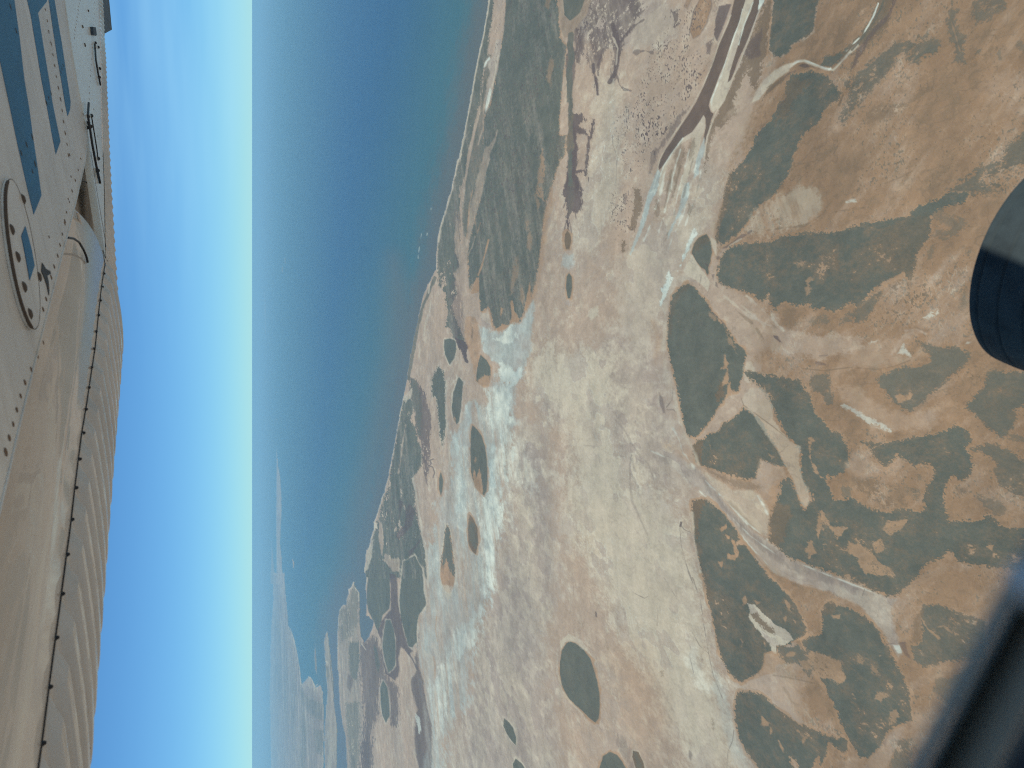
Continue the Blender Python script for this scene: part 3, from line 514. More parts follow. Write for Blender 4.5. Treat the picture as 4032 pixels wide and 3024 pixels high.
    p('b','F',"970 1659, 960 1720, 920 1790, 950 1840, 990 1790, 1000 1700",op=.8,f=4,amp=6); p('t','F',"1010 1430, 1030 1500, 1040 1680, 990 1700, 1020 1560, 960 1560, 1000 1520",op=.85,f=3,amp=6); p('t','F',"1060 1659, 1030 1700, 1035 1760, 1055 1780",op=.9,f=3,amp=4)
    p('t','F',"870 1050, 940 1130, 920 1150, 880 1100",op=.5,f=4,amp=8,hole=.2); p('t','F',"1000 1180, 1080 1330, 1110 1420, 1060 1350, 1020 1260",op=.5,f=4,amp=8,hole=.2)
    l('m','F',"850 990, 890 1050, 950 1110, 1010 1170",2.5,.6)
    p('c','F',"1190 1480, 1280 1540, 1270 1659, 1170 1659",op=.6,f=8,amp=10)
    l('m','F',"870 850, 850 920",2.5,.5); l('m','F',"800 740, 785 830",2.5,.4)
    # ---------- southern blocks
    p('s','G',"1390 230, 1480 280, 1560 370, 1620 490, 1680 590, 1730 680, 1760 740, 1700 740, 1620 720, 1540 680, 1520 760, 1490 850, 1420 860, 1300 820, 1200 800, 1100 760, 1040 745, 980 700, 950 640, 950 570, 980 520, 1050 500, 1090 460, 1140 450, 1180 440, 1220 370, 1330 310",f=2.5,amp=4,hole=.03,rim=('t',7,.7),name='block_f')
    p('b','G',"950 570, 1000 520, 1050 510, 1040 560, 1020 640, 1030 735, 980 698, 952 640",op=.85,f=5,amp=4)
    p('t','G',"1095 555, 1115 560, 1105 600",op=.7,f=3,amp=3); p('t','G',"1590 590, 1650 660, 1640 690, 1600 630",op=.6,f=3,amp=6,hole=.1)
    p('b','G',"1050 750, 1150 790, 1280 850, 1420 880, 1540 900, 1580 940, 1470 950, 1350 930, 1250 890, 1130 820",op=.5,f=5,amp=6)
    p('c','G',"1040 790, 1180 870, 1300 950, 1480 960, 1540 1000, 1600 1100, 1620 1200, 1600 1370, 1500 1310, 1380 1210, 1260 1080, 1150 960",op=.6,f=6,amp=5,streak=.2)
    l('b','G',"1270 1060, 1400 1210, 1480 1290",14,.35,f=6,amp=4)
    l('h','G',"1510 1000, 1560 1080, 1600 1160",7,.6,f=4,amp=6)
    p('p','G',"1540 690, 1640 730, 1740 760, 1760 840, 1650 880, 1600 1000, 1540 960, 1500 860",op=.4,f=8,amp=6)
    p('w','G',"880 700, 960 740, 1020 780, 1040 840, 1080 890, 1180 1000, 1280 1120, 1400 1240, 1500 1330, 1620 1400, 1760 1500, 1900 1570, 2100 1659, 2300 1740, 2500 1820, 2660 1890, 2720 1900, 2660 2010, 2700 2130, 2740 2270, 2780 2380, 2740 2400, 2660 2290, 2600 2180, 2520 2080, 2420 1970, 2300 1900, 2120 1830, 1960 1780, 1800 1740, 1640 1659, 1500 1500, 1400 1380, 1300 1230, 1180 1110, 1080 1010, 1000 940, 920 880, 820 800, 760 720",op=.38,f=6,amp=5,streak=.3)
    p('g','G',"960 740, 1020 780, 1180 1000, 1400 1240, 1620 1400, 1900 1570, 2300 1740, 2660 1890, 2720 1900, 2660 2010, 2740 2270, 2740 2400, 2600 2180, 2420 1970, 2120 1830, 1800 1740, 1500 1500, 1300 1230, 1080 1010",op=.55,f=8,amp=5)
    p('g','G',"760 640, 880 700, 980 780, 1040 900, 1000 930, 900 880, 800 800, 700 720, 600 680, 640 640",op=.8,f=14,amp=10)
    p('m','G',"960 760, 1040 830, 1100 920, 1250 1100, 1400 1260, 1560 1400, 1760 1530, 1960 1620, 2160 1700, 2360 1780, 2520 1860, 2440 1870, 2240 1790, 1980 1720, 1720 1600, 1560 1480, 1420 1350, 1280 1200, 1100 980",op=.42,f=8,amp=6,streak=.45)
    p('m','G',"580 640, 680 640, 760 680, 740 740, 640 700",op=.3,f=12,amp=8)
    for q in ("1060 870, 1200 1010, 1400 1220, 1600 1380","1000 950, 1180 1130, 1330 1300, 1450 1440, 1600 1600","1300 1200, 1450 1350, 1700 1530","1900 1600, 2200 1720, 2500 1830"):
        l('h','G',q,4,.5,f=3,amp=4)
    l('o','G',"1210 1170, 1330 1320, 1440 1460, 1560 1600, 1640 1680",8,.6,f=4,amp=3); l('b','G',"1480 1540, 1580 1670",10,.5,f=5,amp=4)
    G2 = "950 1040, 1050 1030, 1130 1080, 1210 1150, 1260 1210, 1330 1300, 1350 1380, 1320 1430, 1390 1430, 1450 1490, 1520 1580, 1616 1712, 1706 1782, 1786 1872, 1846 1952, 1886 2042, 1926 2132, 1936 2182, 1896 2222, 1836 2252, 1806 2300, 1680 2305, 1666 2372, 1636 2352, 1576 2372, 1566 2452, 1546 2512, 1506 2552, 1436 2592, 1376 2622, 1326 2592, 1266 2542, 1216 2452, 1186 2362, 1156 2242, 1126 2092, 1106 1992, 1076 1862, 1046 1712, 1020 1659, 985 1500, 960 1350, 945 1150"
    p('s','G',G2,f=2,amp=3,rim=('t',8,.8),hole=.015,name='block_g')
    p('b','G',"950 1045, 1050 1040, 1040 1090, 1010 1200, 990 1400, 970 1350, 950 1160",op=.8,f=6,amp=5); l('b','G',"980 1400, 1010 1540, 1060 1700, 1110 1900",12,.4,f=7,amp=4)
    p('c','L',"320 230, 380 240, 430 300, 500 360, 570 410, 650 440, 700 500, 720 550, 650 590, 570 590, 560 660, 530 640, 510 570, 440 490, 390 430, 340 360",op=.95,f=2,amp=5)
    p('b','L',"340 300, 390 310, 460 380, 540 440, 555 490, 500 480, 430 410, 360 340",op=.85,f=4,amp=5)
    for q in ("1190 1290, 1250 1230, 1250 1280, 1200 1310","1290 1370, 1330 1440, 1350 1490, 1320 1560, 1250 1550, 1240 1490, 1310 1510","1170 1570, 1210 1580, 1200 1630","1240 1340, 1265 1350, 1260 1370"):
        p('t','G',q,op=.9,f=2.5,amp=5)
    for q in ("650 200, 680 230, 700 300, 665 260","630 350, 660 340, 650 390","720 370, 740 380, 735 390","270 190, 300 160, 310 240, 280 240","380 200, 450 210, 400 230","260 540, 285 560, 270 600","465 570, 480 600, 470 610"):
        p('t','L',q,op=.7,f=2.5,amp=4)
    p('t','L',"460 660, 530 640, 600 680, 650 740, 560 760, 560 820, 470 860, 380 880, 300 910, 400 840, 460 760",op=.6,f=4,amp=6)
    for q in ("360 350","",):
        pass
    # G3 clearing and the big southern block
    p('s','K',"-220 -80, -60 -60, 270 -10, 330 110, 370 200, 430 310, 520 420, 620 480, 680 560, 700 640, 690 720, 640 790, 540 850, 500 830, 530 960, 560 1040, 620 1030, 720 1010, 800 1080, 900 1120, 1040 1140, 1180 1110, 1300 1140, 1350 1130, 1340 1010, 1390 900, 1440 800, 1400 720, 1270 740, 1180 690, 1110 640, 1060 700, 1010 760, 950 700, 900 640, 860 570, 800 530, 1000 540, 1150 520, 1290 480, 1390 460, 1460 460, 1560 420, 1640 380, 1740 450, 1750 530, 1710 580, 1760 650, 1770 740, 1720 850, 1640 890, 1600 830, 1540 900, 1520 1050, 1560 1240, 1660 1220, 1830 1200, 1900 1160, 2000 1250, 2120 1290, 2400 1250, 2500 1700, 2100 1640, 1730 1600, 1640 1560, 1560 1480, 1500 1540, 1380 1570, 1330 1650, 1190 1792, 1110 1862, 1030 1872, 960 1842, 840 1792, 640 1712, 440 1640, 350 1600, 200 1560, 60 1430, 0 1390, 10 1200, 60 1050, 100 880, 180 830, 200 900, 260 1050, 300 1110, 320 1080, 400 1030, 330 950, 280 830, 260 700, 270 620, 190 530, 130 430, 60 320, 0 180, -60 80",f=3,amp=8,hole=.07,rim=('t',5,.5),name='block_h')
    p('c','G',"1390 120, 1450 60, 1540 60, 1600 120, 1650 230, 1650 330, 1720 440, 1830 540, 1890 570, 1880 700, 1900 850, 1960 950, 1950 1090, 1920 1110, 1870 1000, 1820 850, 1750 730, 1690 600, 1590 470, 1500 330, 1400 230, 1370 170",op=.45,f=4,amp=5)
    p('b','K',"-10 1200, 60 1060, 160 1100, 190 1180, 120 1400, 60 1430, 0 1390",op=.6,f=8,amp=10,hole=.08)
    l('b','G',"1370 150, 1390 210, 1500 290, 1650 400, 1800 520, 1870 560",3,.6); l('b','G',"1690 640, 1780 560",2.5,.4)
    for q in ("360 460, 380 520, 350 580, 370 700, 420 800, 480 850, 440 850, 390 780, 350 680, 335 570","440 1080, 480 1200, 560 1260, 690 1270, 640 1340, 590 1390, 540 1300, 460 1200","430 1150, 450 1200, 440 1300, 420 1390, 415 1260","680 1390, 800 1430, 900 1510, 1000 1600, 1090 1690, 820 1690, 750 1550, 690 1480","1040 1220, 1200 1210, 1140 1290, 1050 1330, 1000 1300","330 1400, 370 1390, 400 1500, 350 1540, 320 1470","1890 1440, 1950 1430, 1940 1470","900 1400, 960 1380, 1000 1470, 930 1500","450 1400, 490 1420, 470 1480"):
        p('t','K',q,op=.75,f=3,amp=9,hole=.12)
    p('b','K',"740 840, 900 830, 1000 880, 1150 900, 1150 1000, 1200 1090, 1000 1120, 880 1040, 760 940",op=.6,f=10,amp=16,hole=.22); p('s','K',"1140 880, 1220 940, 1300 940, 1290 1040, 1200 980",op=.6,f=5,amp=10,hole=.2); p('p','K',"700 620, 860 620, 960 800, 800 860, 680 780",op=.4,f=15,amp=10); p('s','K',"640 920, 700 940, 720 1020, 640 1000",op=.6,f=4,amp=8,hole=.2)
    p('s','K',"1280 820, 1330 830, 1320 870, 1290 870",op=.5,f=4,amp=4)
    p('s','K',"1920 -80, 1850 80, 1730 180, 1700 240, 1760 270, 1830 330, 1920 420, 2030 490, 2100 430, 2150 320, 2120 260, 2250 200, 2400 -80",op=.9,f=5,amp=9,hole=.06,name='block_i')
    p('s','K',"330 20, 380 -60, 510 -60, 530 60, 560 160, 520 220, 480 180, 450 110, 380 80",op=.75,f=4,amp=7,hole=.14); p('s','K',"1740 600, 1850 560, 1900 545, 1990 560, 2060 590, 2150 640, 2300 740, 2300 1000, 2120 1000, 2000 900, 1960 800, 1980 720, 1970 690, 1880 650, 1840 610",op=.85,f=5,amp=8,hole=.07)
    p('s','K',"1790 990, 1850 980, 1880 1010, 1960 1010, 2060 1080, 2060 1150, 1960 1160, 1880 1120, 1800 1040",op=.6,f=5,amp=10,hole=.15); p('b','K',"1600 920, 1720 930, 1740 980, 1640 1000",op=.5,f=6,amp=8,hole=.15); p('s','K',"2060 480, 2200 460, 2300 540, 2160 520",op=.6,f=5,amp=8,hole=.1)
    p('t','K',"560 40, 760 60, 900 180, 1050 260, 1200 290, 1400 250, 1600 200, 1640 330, 1500 380, 1400 420, 1100 460, 900 420, 700 260",op=.35,f=15,amp=12); p('p','K',"560 40, 760 60, 900 180, 1050 260, 1200 290, 1400 250, 1500 330, 1400 420, 1100 440, 900 400, 700 260",op=.4,f=15,amp=12,streak=.3)
    p('h','K',"610 220, 650 200, 720 230, 800 290, 920 340, 1000 390, 1060 440, 960 410, 860 370, 760 300, 700 250",op=.5,f=3,amp=7,hole=.15)
    l('b','K',"1180 280, 1260 260, 1350 190, 1420 120, 1540 60",5,.35,f=4,amp=3); l('b','K',"1280 200, 1400 130",3,.4)
    # L2, L3
    p('s','L',"970 300, 1000 230, 1050 210, 1100 240, 1200 260, 1310 320, 1400 390, 1460 460, 1510 560, 1560 650, 1620 760, 1680 870, 1720 990, 1740 1120, 1750 1250, 1700 1260, 1600 1290, 1540 1340, 1480 1480, 1380 1570, 1300 1580, 1240 1460, 1200 1400, 1150 1290, 1090 1150, 1040 1050, 1000 930, 960 880, 900 800, 860 700, 820 600, 800 560, 860 520, 950 490, 980 430, 970 370",f=2.5,amp=5,hole=.06,rim=('t',8,.6),name='block_j')
    p('b','L',"970 300, 1000 235, 1050 215, 1090 250, 1080 320, 1000 330",op=.4,f=6,amp=4); p('t','L',"1050 330, 1130 320, 1120 360, 1060 350",op=.7,f=3,amp=5)
    p('t','L',"880 640, 940 640, 1030 690, 1110 720, 1190 880, 1100 930, 1040 880, 940 860, 900 770, 850 680",op=.8,f=4,amp=9,hole=.1)
    d('b','L',"860 660, 1000 700, 1100 860, 940 860",.7,.6,f=15)
    for q in ("1290 680, 1330 720, 1320 760, 1280 740","1400 760, 1450 800, 1470 850, 1400 820","1250 880, 1290 900, 1280 930","1450 1000, 1550 1020, 1480 1080, 1430 1050","1460 660, 1500 680, 1470 700","1240 1010, 1290 1060, 1260 1050","1560 1180, 1640 1100, 1630 1250, 1560 1280"):
        p('t','L',q,op=.6,f=3,amp=10,hole=.2)
    p('s','L',"580 600, 780 580, 830 680, 880 800, 860 870, 800 800, 740 740, 650 740, 600 680",op=.85,f=3,amp=6,hole=.08); p('t','L',"680 640, 730 650, 720 690, 660 680",op=.7,f=3,amp=5); p('t','L',"760 720, 840 730, 860 800, 800 790",op=.6,f=3,amp=6)
    p('s','L',"240 1000, 340 1000, 430 1020, 500 1070, 600 1150, 720 1240, 860 1320, 1000 1370, 1100 1400, 1160 1380, 1190 1420, 1180 1520, 1110 1500, 1040 1440, 990 1560, 960 1659, 940 1540, 880 1659, 860 1760, 780 1700, 740 1580, 690 1560, 760 1800, 460 1800, 420 1659, 380 1600, 320 1520, 250 1400, 215 1250, 205 1120",f=2.5,amp=5,hole=.02,rim=('t',8,.7),name='block_k')
    for q in ("440 1210, 460 1210, 480 1250, 510 1270, 490 1290, 440 1280","740 1330, 760 1320, 800 1370, 840 1400, 790 1450, 800 1390","590 1410, 610 1440, 640 1530, 620 1510","520 1310, 530 1330, 520 1360"):
        p('t','L',q,op=.75,f=3,amp=5)
    p('b','L',"470 700, 560 780, 700 830, 900 900, 800 880, 700 860, 540 850",op=.2,f=5,amp=5); p('p','L',"600 900, 700 930, 800 1100, 850 1200, 740 1130, 650 1000",op=.35,f=15,amp=15)
    l('b','L',"540 850, 720 880, 900 920",4,.4); l('b','L',"640 960, 700 1080, 760 1110",8,.35,f=6,amp=10)
    p('s','L',"1860 240, 1960 230, 2060 260, 2150 310, 2400 380, 2400 700, 2000 740, 1850 780, 1770 720, 1750 600, 1830 560, 1850 480, 1830 400",op=.9,f=4,amp=7,hole=.08,name='block_l'); p('b','L',"1760 340, 1850 290, 1840 450, 1820 560, 1750 590",op=.55,f=5,amp=6)
    p('t','L',"1840 360, 1900 450, 1960 490, 2030 530, 1980 540, 1900 470, 1850 400",op=.7,f=3,amp=5); l('t','L',"1980 430, 2030 420, 2100 480",5,.5,amp=4)
    p('s','L',"1600 1420, 1760 1400, 1740 1659, 1560 1700",op=.7,f=6,amp=10,hole=.1); p('s','L',"1960 890, 2100 860, 2400 700, 2400 1200, 2050 1100, 1940 980",op=.6,f=6,amp=6)
    p('p','L',"1380 1560, 1480 1480, 1560 1350, 1700 1270, 1640 1400, 1560 1600, 1450 1760, 1250 1760",op=.4,f=8,amp=6); p('m','L',"1500 1440, 1530 1400, 1520 1470",op=.4,f=4,amp=4)
    p('h','L',"1590 590, 1640 590, 1670 660, 1630 660",op=.65,f=3,amp=3); p('m','L',"1640 570, 1690 570, 1740 710, 1690 670",op=.5,f=4,amp=3); l('m','L',"1320 160, 1340 100",3,.5); l('m','L',"1530 580, 1690 565",2.5,.5)
    # ---------- salt-flat isles and creeks
    p('s','H',"650 550, 700 572, 770 622, 830 702, 860 800, 890 900, 910 1000, 915 1100, 905 1220, 875 1262, 830 1230, 770 1170, 700 1110, 640 1050, 590 960, 565 850, 562 740, 582 630, 620 572",f=1.8,amp=2.2,rim=('t',7,.85),name='flat_isle_a')
    p('c','H',"560 560, 640 490, 760 560, 840 680, 810 660, 700 560, 620 560, 570 640",op=.8,f=4,amp=3); l('c','H',"545 620, 540 800, 580 980, 650 1080, 760 1190",7,.6,f=4,amp=4)
    p('s','H',"80 1228, 120 1260, 160 1310, 185 1390, 183 1465, 150 1430, 100 1360, 72 1290",f=1.5,amp=1.5,rim=('c',5),name='flat_isle_b')
    p('s','H',"180 1580, 230 1620, 270 1680, 300 1760, 200 1790, 160 1680, 155 1620",f=1.5,amp=1.5,rim=('c',5),name='flat_isle_c')
    p('m','H',"1060 1360, 1120 1400, 1180 1500, 1240 1700, 1180 1700, 1110 1540, 1050 1440",op=.4,f=8,amp=8)
    p('s','H',"1000 1518, 1060 1542, 1110 1600, 1150 1680, 1150 1850, 920 1850, 912 1650, 940 1555",f=1.8,amp=2,rim=('t',7),name='flat_isle_d')
    p('b','H',"1200 1505, 1250 1520, 1290 1600, 1310 1700, 1260 1760, 1220 1650, 1192 1560",f=2,amp=2,rim=('c',4,.7),name='flat_isle_e'); p('s','H',"1205 1510, 1240 1530, 1280 1620, 1270 1700, 1230 1640",op=.6,f=4,amp=3)
    p('m','H',"870 290, 885 300, 890 345, 872 345",op=.7,f=2,amp=2); p('b','H',"1440 815, 1465 810, 1465 860, 1440 870",op=.5,f=3,amp=3); p('m','H',"1695 1510, 1715 1540, 1705 1590, 1690 1560",op=.5,f=3,amp=3); p('b','H',"1890 1230, 1910 1260, 1905 1340, 1890 1290",op=.45,f=3,amp=3)
    p('h','H',"1650 700, 1730 600, 1800 760, 1850 1000, 1800 950, 1720 850",op=.35,f=25,amp=15); d('m','H',"1740 690, 1810 690, 1810 760, 1740 760",.9,.6,f=8)
    p('t','H',"1000 640, 1250 560, 1480 900, 1500 1250, 1250 1450, 1150 1150",op=.25,f=50,amp=35)
    p('w','H',"1900 740, 1990 900, 2040 1100, 2080 1300, 2160 1500, 2300 1750, 2180 1750, 2060 1560, 1980 1300, 1900 1000",op=.4,f=12,amp=10,streak=.5)
    for q in ("1720 0, 1790 200, 1820 420, 1860 660, 1900 850, 1980 1050","1720 480, 1780 590, 1860 660","2080 1330, 2070 1420, 2030 1510, 2020 1659","1700 600, 1700 700, 1740 880","1580 180, 1520 80, 1470 0","1380 150, 1420 300, 1410 420","1200 130, 1300 180, 1380 140"):
        l('m','H',q,2.2,.5,f=1.5,amp=2)
    for q in ("270 340, 350 420, 400 520, 410 640, 400 760, 400 900, 420 1050, 500 1220, 560 1360","410 540, 480 640, 560 720, 600 830, 640 940, 680 950","400 800, 440 860, 470 920, 480 1000","0 560, 120 570, 220 640, 360 660","410 640, 440 780"):
        l('m','G',q,4.5,.28,f=3,amp=4)
    for q in ("840 1250, 870 1290, 930 1320","835 1280, 845 1420, 880 1560, 910 1659, 950 1760","720 250, 780 250, 830 310","720 230, 770 160, 775 60"):
        l('m','G',q,2.5,.55,f=1.5,amp=2)
    p('m','G',"655 100, 690 150, 710 280, 690 280, 660 200",op=.55,f=3,amp=3); p('m','G',"840 1225, 860 1225, 855 1245, 845 1275, 832 1270",op=.8,f=1.5,amp=1)
    l('c','F',"480 1000, 490 1200, 470 1400, 500 1659",14,.6,f=8,amp=6); l('t','F',"380 1150, 430 1300, 400 1500",20,.35,f=10,amp=10)
    l('c','G',"740 0, 780 100, 820 300, 880 470, 950 600, 1000 730",12,.6,f=6,amp=5); l('c','G',"940 1150, 960 1400, 1010 1659",10,.7,f=5,amp=3)
    for q in ("780 420, 830 520, 870 640","880 640, 960 760","560 600, 700 660"):
        l('h','G',q,5,.4,f=3,amp=5)
    # ---------- far country beyond the bay and the sea itself
    sea = [T('A',"945 -400, 940 0, 920 130, 890 280, 860 420, 830 570, 800 740, 770 910, 740 1060, 715 1200, 680 1360, 640 1500, 608 1659"),T('B',"560 170, 520 310, 495 430, 485 560, 480 690, 440 760, 395 850, 360 950, 335 1070, 300 1200, 275 1330, 248 1480, 228 1659"),
           T('C',"640 130, 610 270, 590 380, 565 520, 540 660, 510 820, 480 930, 440 1060, 410 1160, 380 1230, 380 1290, 340 1420, 310 1520, 295 1659"),
           T('D',"985 0, 975 110, 978 200, 982 330, 1038 380, 1040 420, 1000 520, 960 560, 930 510, 918 400, 918 150, 900 110, 868 35, 850 80, 825 100, 815 150, 800 230, 770 245, 745 290, 735 350, 730 500, 728 700, 735 900, 745 1050, 760 1200, 800 1400, 820 1800, -60 1800, -60 -8000")]
    SP = np.concatenate(sea)
    sl = (slice(0, len(L.ys)), slice(0, len(L.xs)))
    dsea = L.dist(SP, sl, True)
    L.dsea = dsea
    edge = dsea + 1.2*L.nm + .6*L.nf
    L.over('v', sl, sm(-1.2, 1.2, edge).astype(np.float32))
    far = lambda s, ch='p', reg='D', op=.9, **k: p(ch, reg, s, op=op, f=k.get('f',1.2), amp=k.get('amp',1.2), name=k.get('name'), streak=k.get('streak',0))
    far("265 -40, 275 150, 290 300, 295 420, 310 440, 340 520, 360 600, 380 720, 400 850, 410 940, 440 900, 460 880, 490 860, 510 900, 540 960, 580 930, 600 1000, 610 1250, 600 1800, 150 1800, 138 1000, 142 700, 152 400, 165 200, 172 0, 168 -40",name='far_land',amp=2,ch='g')
    far("600 1100, 560 1000, 440 940, 380 760, 330 500, 290 300, 180 0, 160 400, 150 900, 150 1800, 600 1800",ch='m',op=.45,f=10,amp=10,streak=.5)
    far("388 500, 392 640, 388 900, 388 1250, 392 1659, 452 1659, 440 1560, 432 1420, 420 1330, 425 1200, 432 1060, 432 960, 425 850, 418 760, 404 690, 398 620",reg='Z',name='far_spit',ch='g')
    far("350 1300, 362 1420, 372 1560, 372 1659, 342 1659, 346 1460",reg='Z',op=.55); far("520 1450, 535 1480, 532 1530, 524 1520",reg='Z',op=.8)
    far("255 780, 265 790, 266 880, 257 880",reg='Z',op=.35); far("250 260, 256 260, 254 360, 248 340",reg='Z',op=.3)
    for q in ("388 690, 394 690, 402 900, 404 1190, 398 1190, 390 900",): far(q,reg='Y',ch='c',op=.6)
    for q in ("580 410, 588 410, 588 470, 580 470","612 320, 620 320, 618 380, 612 375"): far(q,reg='Y',ch='c',op=.5)
    for q in ("393 92, 398 95, 395 98","395 150, 399 152, 396 156","384 305, 392 310, 388 322"): far(q,reg='Z',ch='c',op=.6)
    far("640 470, 655 600, 670 720, 685 850, 690 1000, 700 1100, 720 1300, 722 1800, 620 1800, 612 1300, 628 1150, 640 1000, 625 850, 620 720, 610 560, 620 500",name='spit',op=.75,amp=2,ch='g')
    far("620 730, 640 720, 650 740, 640 760",ch='c',op=.8); far("650 560, 660 660, 680 860, 690 1000, 675 900, 660 740",ch='s',op=.7); far("620 760, 650 780, 660 860, 640 900",ch='s',op=.5)
    far("530 560, 545 700, 550 850, 530 800, 525 680",ch='p',op=.5); 
    far("660 470, 670 720, 690 1000, 720 1300, 720 1800, 800 1800, 790 1400, 755 1200, 735 1000, 728 700, 720 500",ch='m',op=.35,f=6)
    for q in ("400 950, 480 1050, 600 1100, 600 1250, 500 1200, 420 1100","430 1150, 460 1300, 440 1659, 400 1659, 410 1300","520 1320, 600 1340, 600 1560, 540 1520"):
        far(q,ch='s',op=.6,amp=4,streak=.4,f=4)
    for q in ("180 300, 230 500, 240 900, 200 1300, 180 900","260 600, 300 900, 280 1400, 250 1000","330 700, 370 1000, 350 1500, 320 1200"):
        far(q,ch='s',op=.45,amp=6,streak=.5,f=6)
    for q in ("300 425, 318 450, 345 530, 372 650, 396 800, 410 930","470 860, 500 880, 530 950, 555 930"):
        l('c','D',q,3,.8,f=1.2,amp=.8)
    l('c','D',"868 40, 850 90, 825 105, 832 140",4,.8,f=1.2,amp=1); l('c','D',"745 290, 780 240, 795 250",4,.7,f=1.2,amp=1); l('c','D',"880 90, 912 130, 915 200",3,.7,f=1.2,amp=1); l('c','D',"988 0, 978 60, 972 105",4,.8,f=1.2,amp=.6); l('c','D',"940 580, 975 630",4,.7,f=1.2,amp=.6)
    l('c','D',"738 330, 730 500, 730 800",2.5,.6,f=1.2,amp=1)
    # small wash islets and breakers off the beach
    for q in ("470 270, 475 285","440 150, 432 180","405 370, 400 390","352 380, 345 430","335 480, 325 590"):
        l('h','B',q,2.5,.55,f=1.2,amp=1,broken=.3)
    # ----- mud and silt carried in the shallows: follows distance from the shore
    L.turb = np.clip(1-sm(60, 430, dsea), 0, 1)
    L.silt = np.clip(1-sm(3, 125, dsea+8*L.nm), 0, 1)
    sil2 = L.dist(T('W',"850 560, 905 700, 870 830, 810 1020, 780 1180, 720 1330, 740 1240, 770 1080, 800 960, 840 760"), sl, True)
    L.silt = np.clip(np.maximum(L.silt, .8*sm(-90, 60, sil2)), 0, 1)
    # scrub is patchy: browner, thinner stands in it; soils drift pale and red, veined by old drainage
    q1 = L.fract(14, 120, 131, 1.9, 80)+.15*L.ns; q2 = L.fract(10, 70, 151, 1.8, 100)+.3*L.nc
    crust, rim1 = sm(.15, .3, q1), np.exp(-((q1-.2)/.09)**2)
    crust2, rim2 = sm(.35, .5, q2), np.exp(-((q2-.42)/.10)**2)
    def move(a, b_, k):
        A = L.W[CH.index(a)]; mv = A*k; A -= mv; L.W[CH.index(b_)] += mv
    sc = L.W[CH.index('s')]; isl = np.zeros(sc.shape, bool)
    for k, (q, m) in L.iso.items():
        if 'isle' in k or k in ('ridge', 'dune', 'north_shore'): isl[q] |= m
    nearf = np.clip(1.5-L.fp*FPX/16000, .12, 1)
    k1 = np.clip(.20+.17*L.nm+.14*L.nf+.16*L.nc, 0, .75)*np.where(isl, .3, 1)*nearf
    move('s', 'b', k1*.8); move('s', 'o', np.clip(k1-.2, 0, 1)*.35)
    move('s', 'm', np.where(isl, .25, .12)*sm(1.2, 1.7, L.nd+.3*L.nm))
    rdg = np.zeros(sc.shape, bool)
    for k in ('ridge', 'dune', 'dune_infill', 'north_shore'):
        if k in L.iso: q, m = L.iso[k]; rdg[q] |= m
    move('s', 'g', np.where(rdg, np.clip(.05+.12*L.ns+.05*L.nf, 0, .5), 0)); move('s', 'm', np.where(rdg, .45*sm(1.25, 1.6, L.nd+.4*L.nc), 0))
    V, Wv = sm(.72, .98, L.nv), sm(.74, .98, L.nw)
    move('o', 'p', np.clip(.02+.17*L.no+.12*L.nc+.25*Wv*(.4+.5*L.nc), 0, .7))
    move('o', 'b', np.clip(.14*L.nm-.15*L.nc+.14*L.nf-.16*L.no-.05, 0, .6)); move('o', 'b', np.clip(.38*V*(.5-.4*L.nc), 0, .5))
    move('o', 's', .6*sm(1.45, 1.8, L.nd+.5*L.nc+.25*L.nm)); move('o', 't', np.clip(.3*Wv, 0, .3))
    move('c', 'g', np.clip(.04+.10*L.ns+.2*L.nm, 0, .65)); move('c', 't', np.clip(-.12+.12*L.nc, 0, .3)); move('c', 'h', np.clip(.35*Wv*(.4+.4*L.nc), 0, .4)); move('c', 'g', .5*V*(.5+.3*L.ns).clip(0, 1))
    move('g', 'c', np.clip(-.02+.22*L.nm-.06*L.ns+.4*Wv*(.5-.3*L.nc), 0, .7)); move('g', 'm', .16*V)
    move('p', 'c', np.clip(-.04+.12*L.ns+.18*L.nm+.45*Wv*(.5+.3*L.nc), 0, .75)); move('p', 'b', np.clip(.3*V*(.4+.4*L.nm), 0, .4))
    flat = np.clip(.6+.3*L.nc, 0, .9)
    move('c', 'g', .6*crust*flat); move('c', 'h', .28*rim1*flat); move('g', 'c', .5*(1-crust)*flat); move('g', 'h', .16*rim1*flat); move('c', 'm', .10*rim2*flat); move('g', 'm', .12*crust2*flat)
    move('p', 'g', .35*crust2*flat); move('p', 'c', .4*rim1*flat); move('p', 'b', .22*rim2*(1-flat))
    move('o', 'b', .2*crust2*np.clip(.5-.4*L.nc, 0, .9)); move('o', 'p', .2*rim2*flat); move('o', 't', .22*crust*flat)
    move('t', 'b', .2*crust2); move('t', 'p', .3*rim1)
    move('w', 'h', np.clip(.5*Wv*(.45+.4*L.nc)+.10*L.nc+.06*L.nm, 0, .8)); move('w', 'g', np.clip(.16-.18*L.nc-.08*L.nm, 0, .7))
    move('h', 'w', np.clip(.2-.2*L.nc-.12*L.nm+.3*V+.2*crust, 0, .8))
    L.W /= np.maximum(L.W.sum(0, keepdims=True), 1e-6)
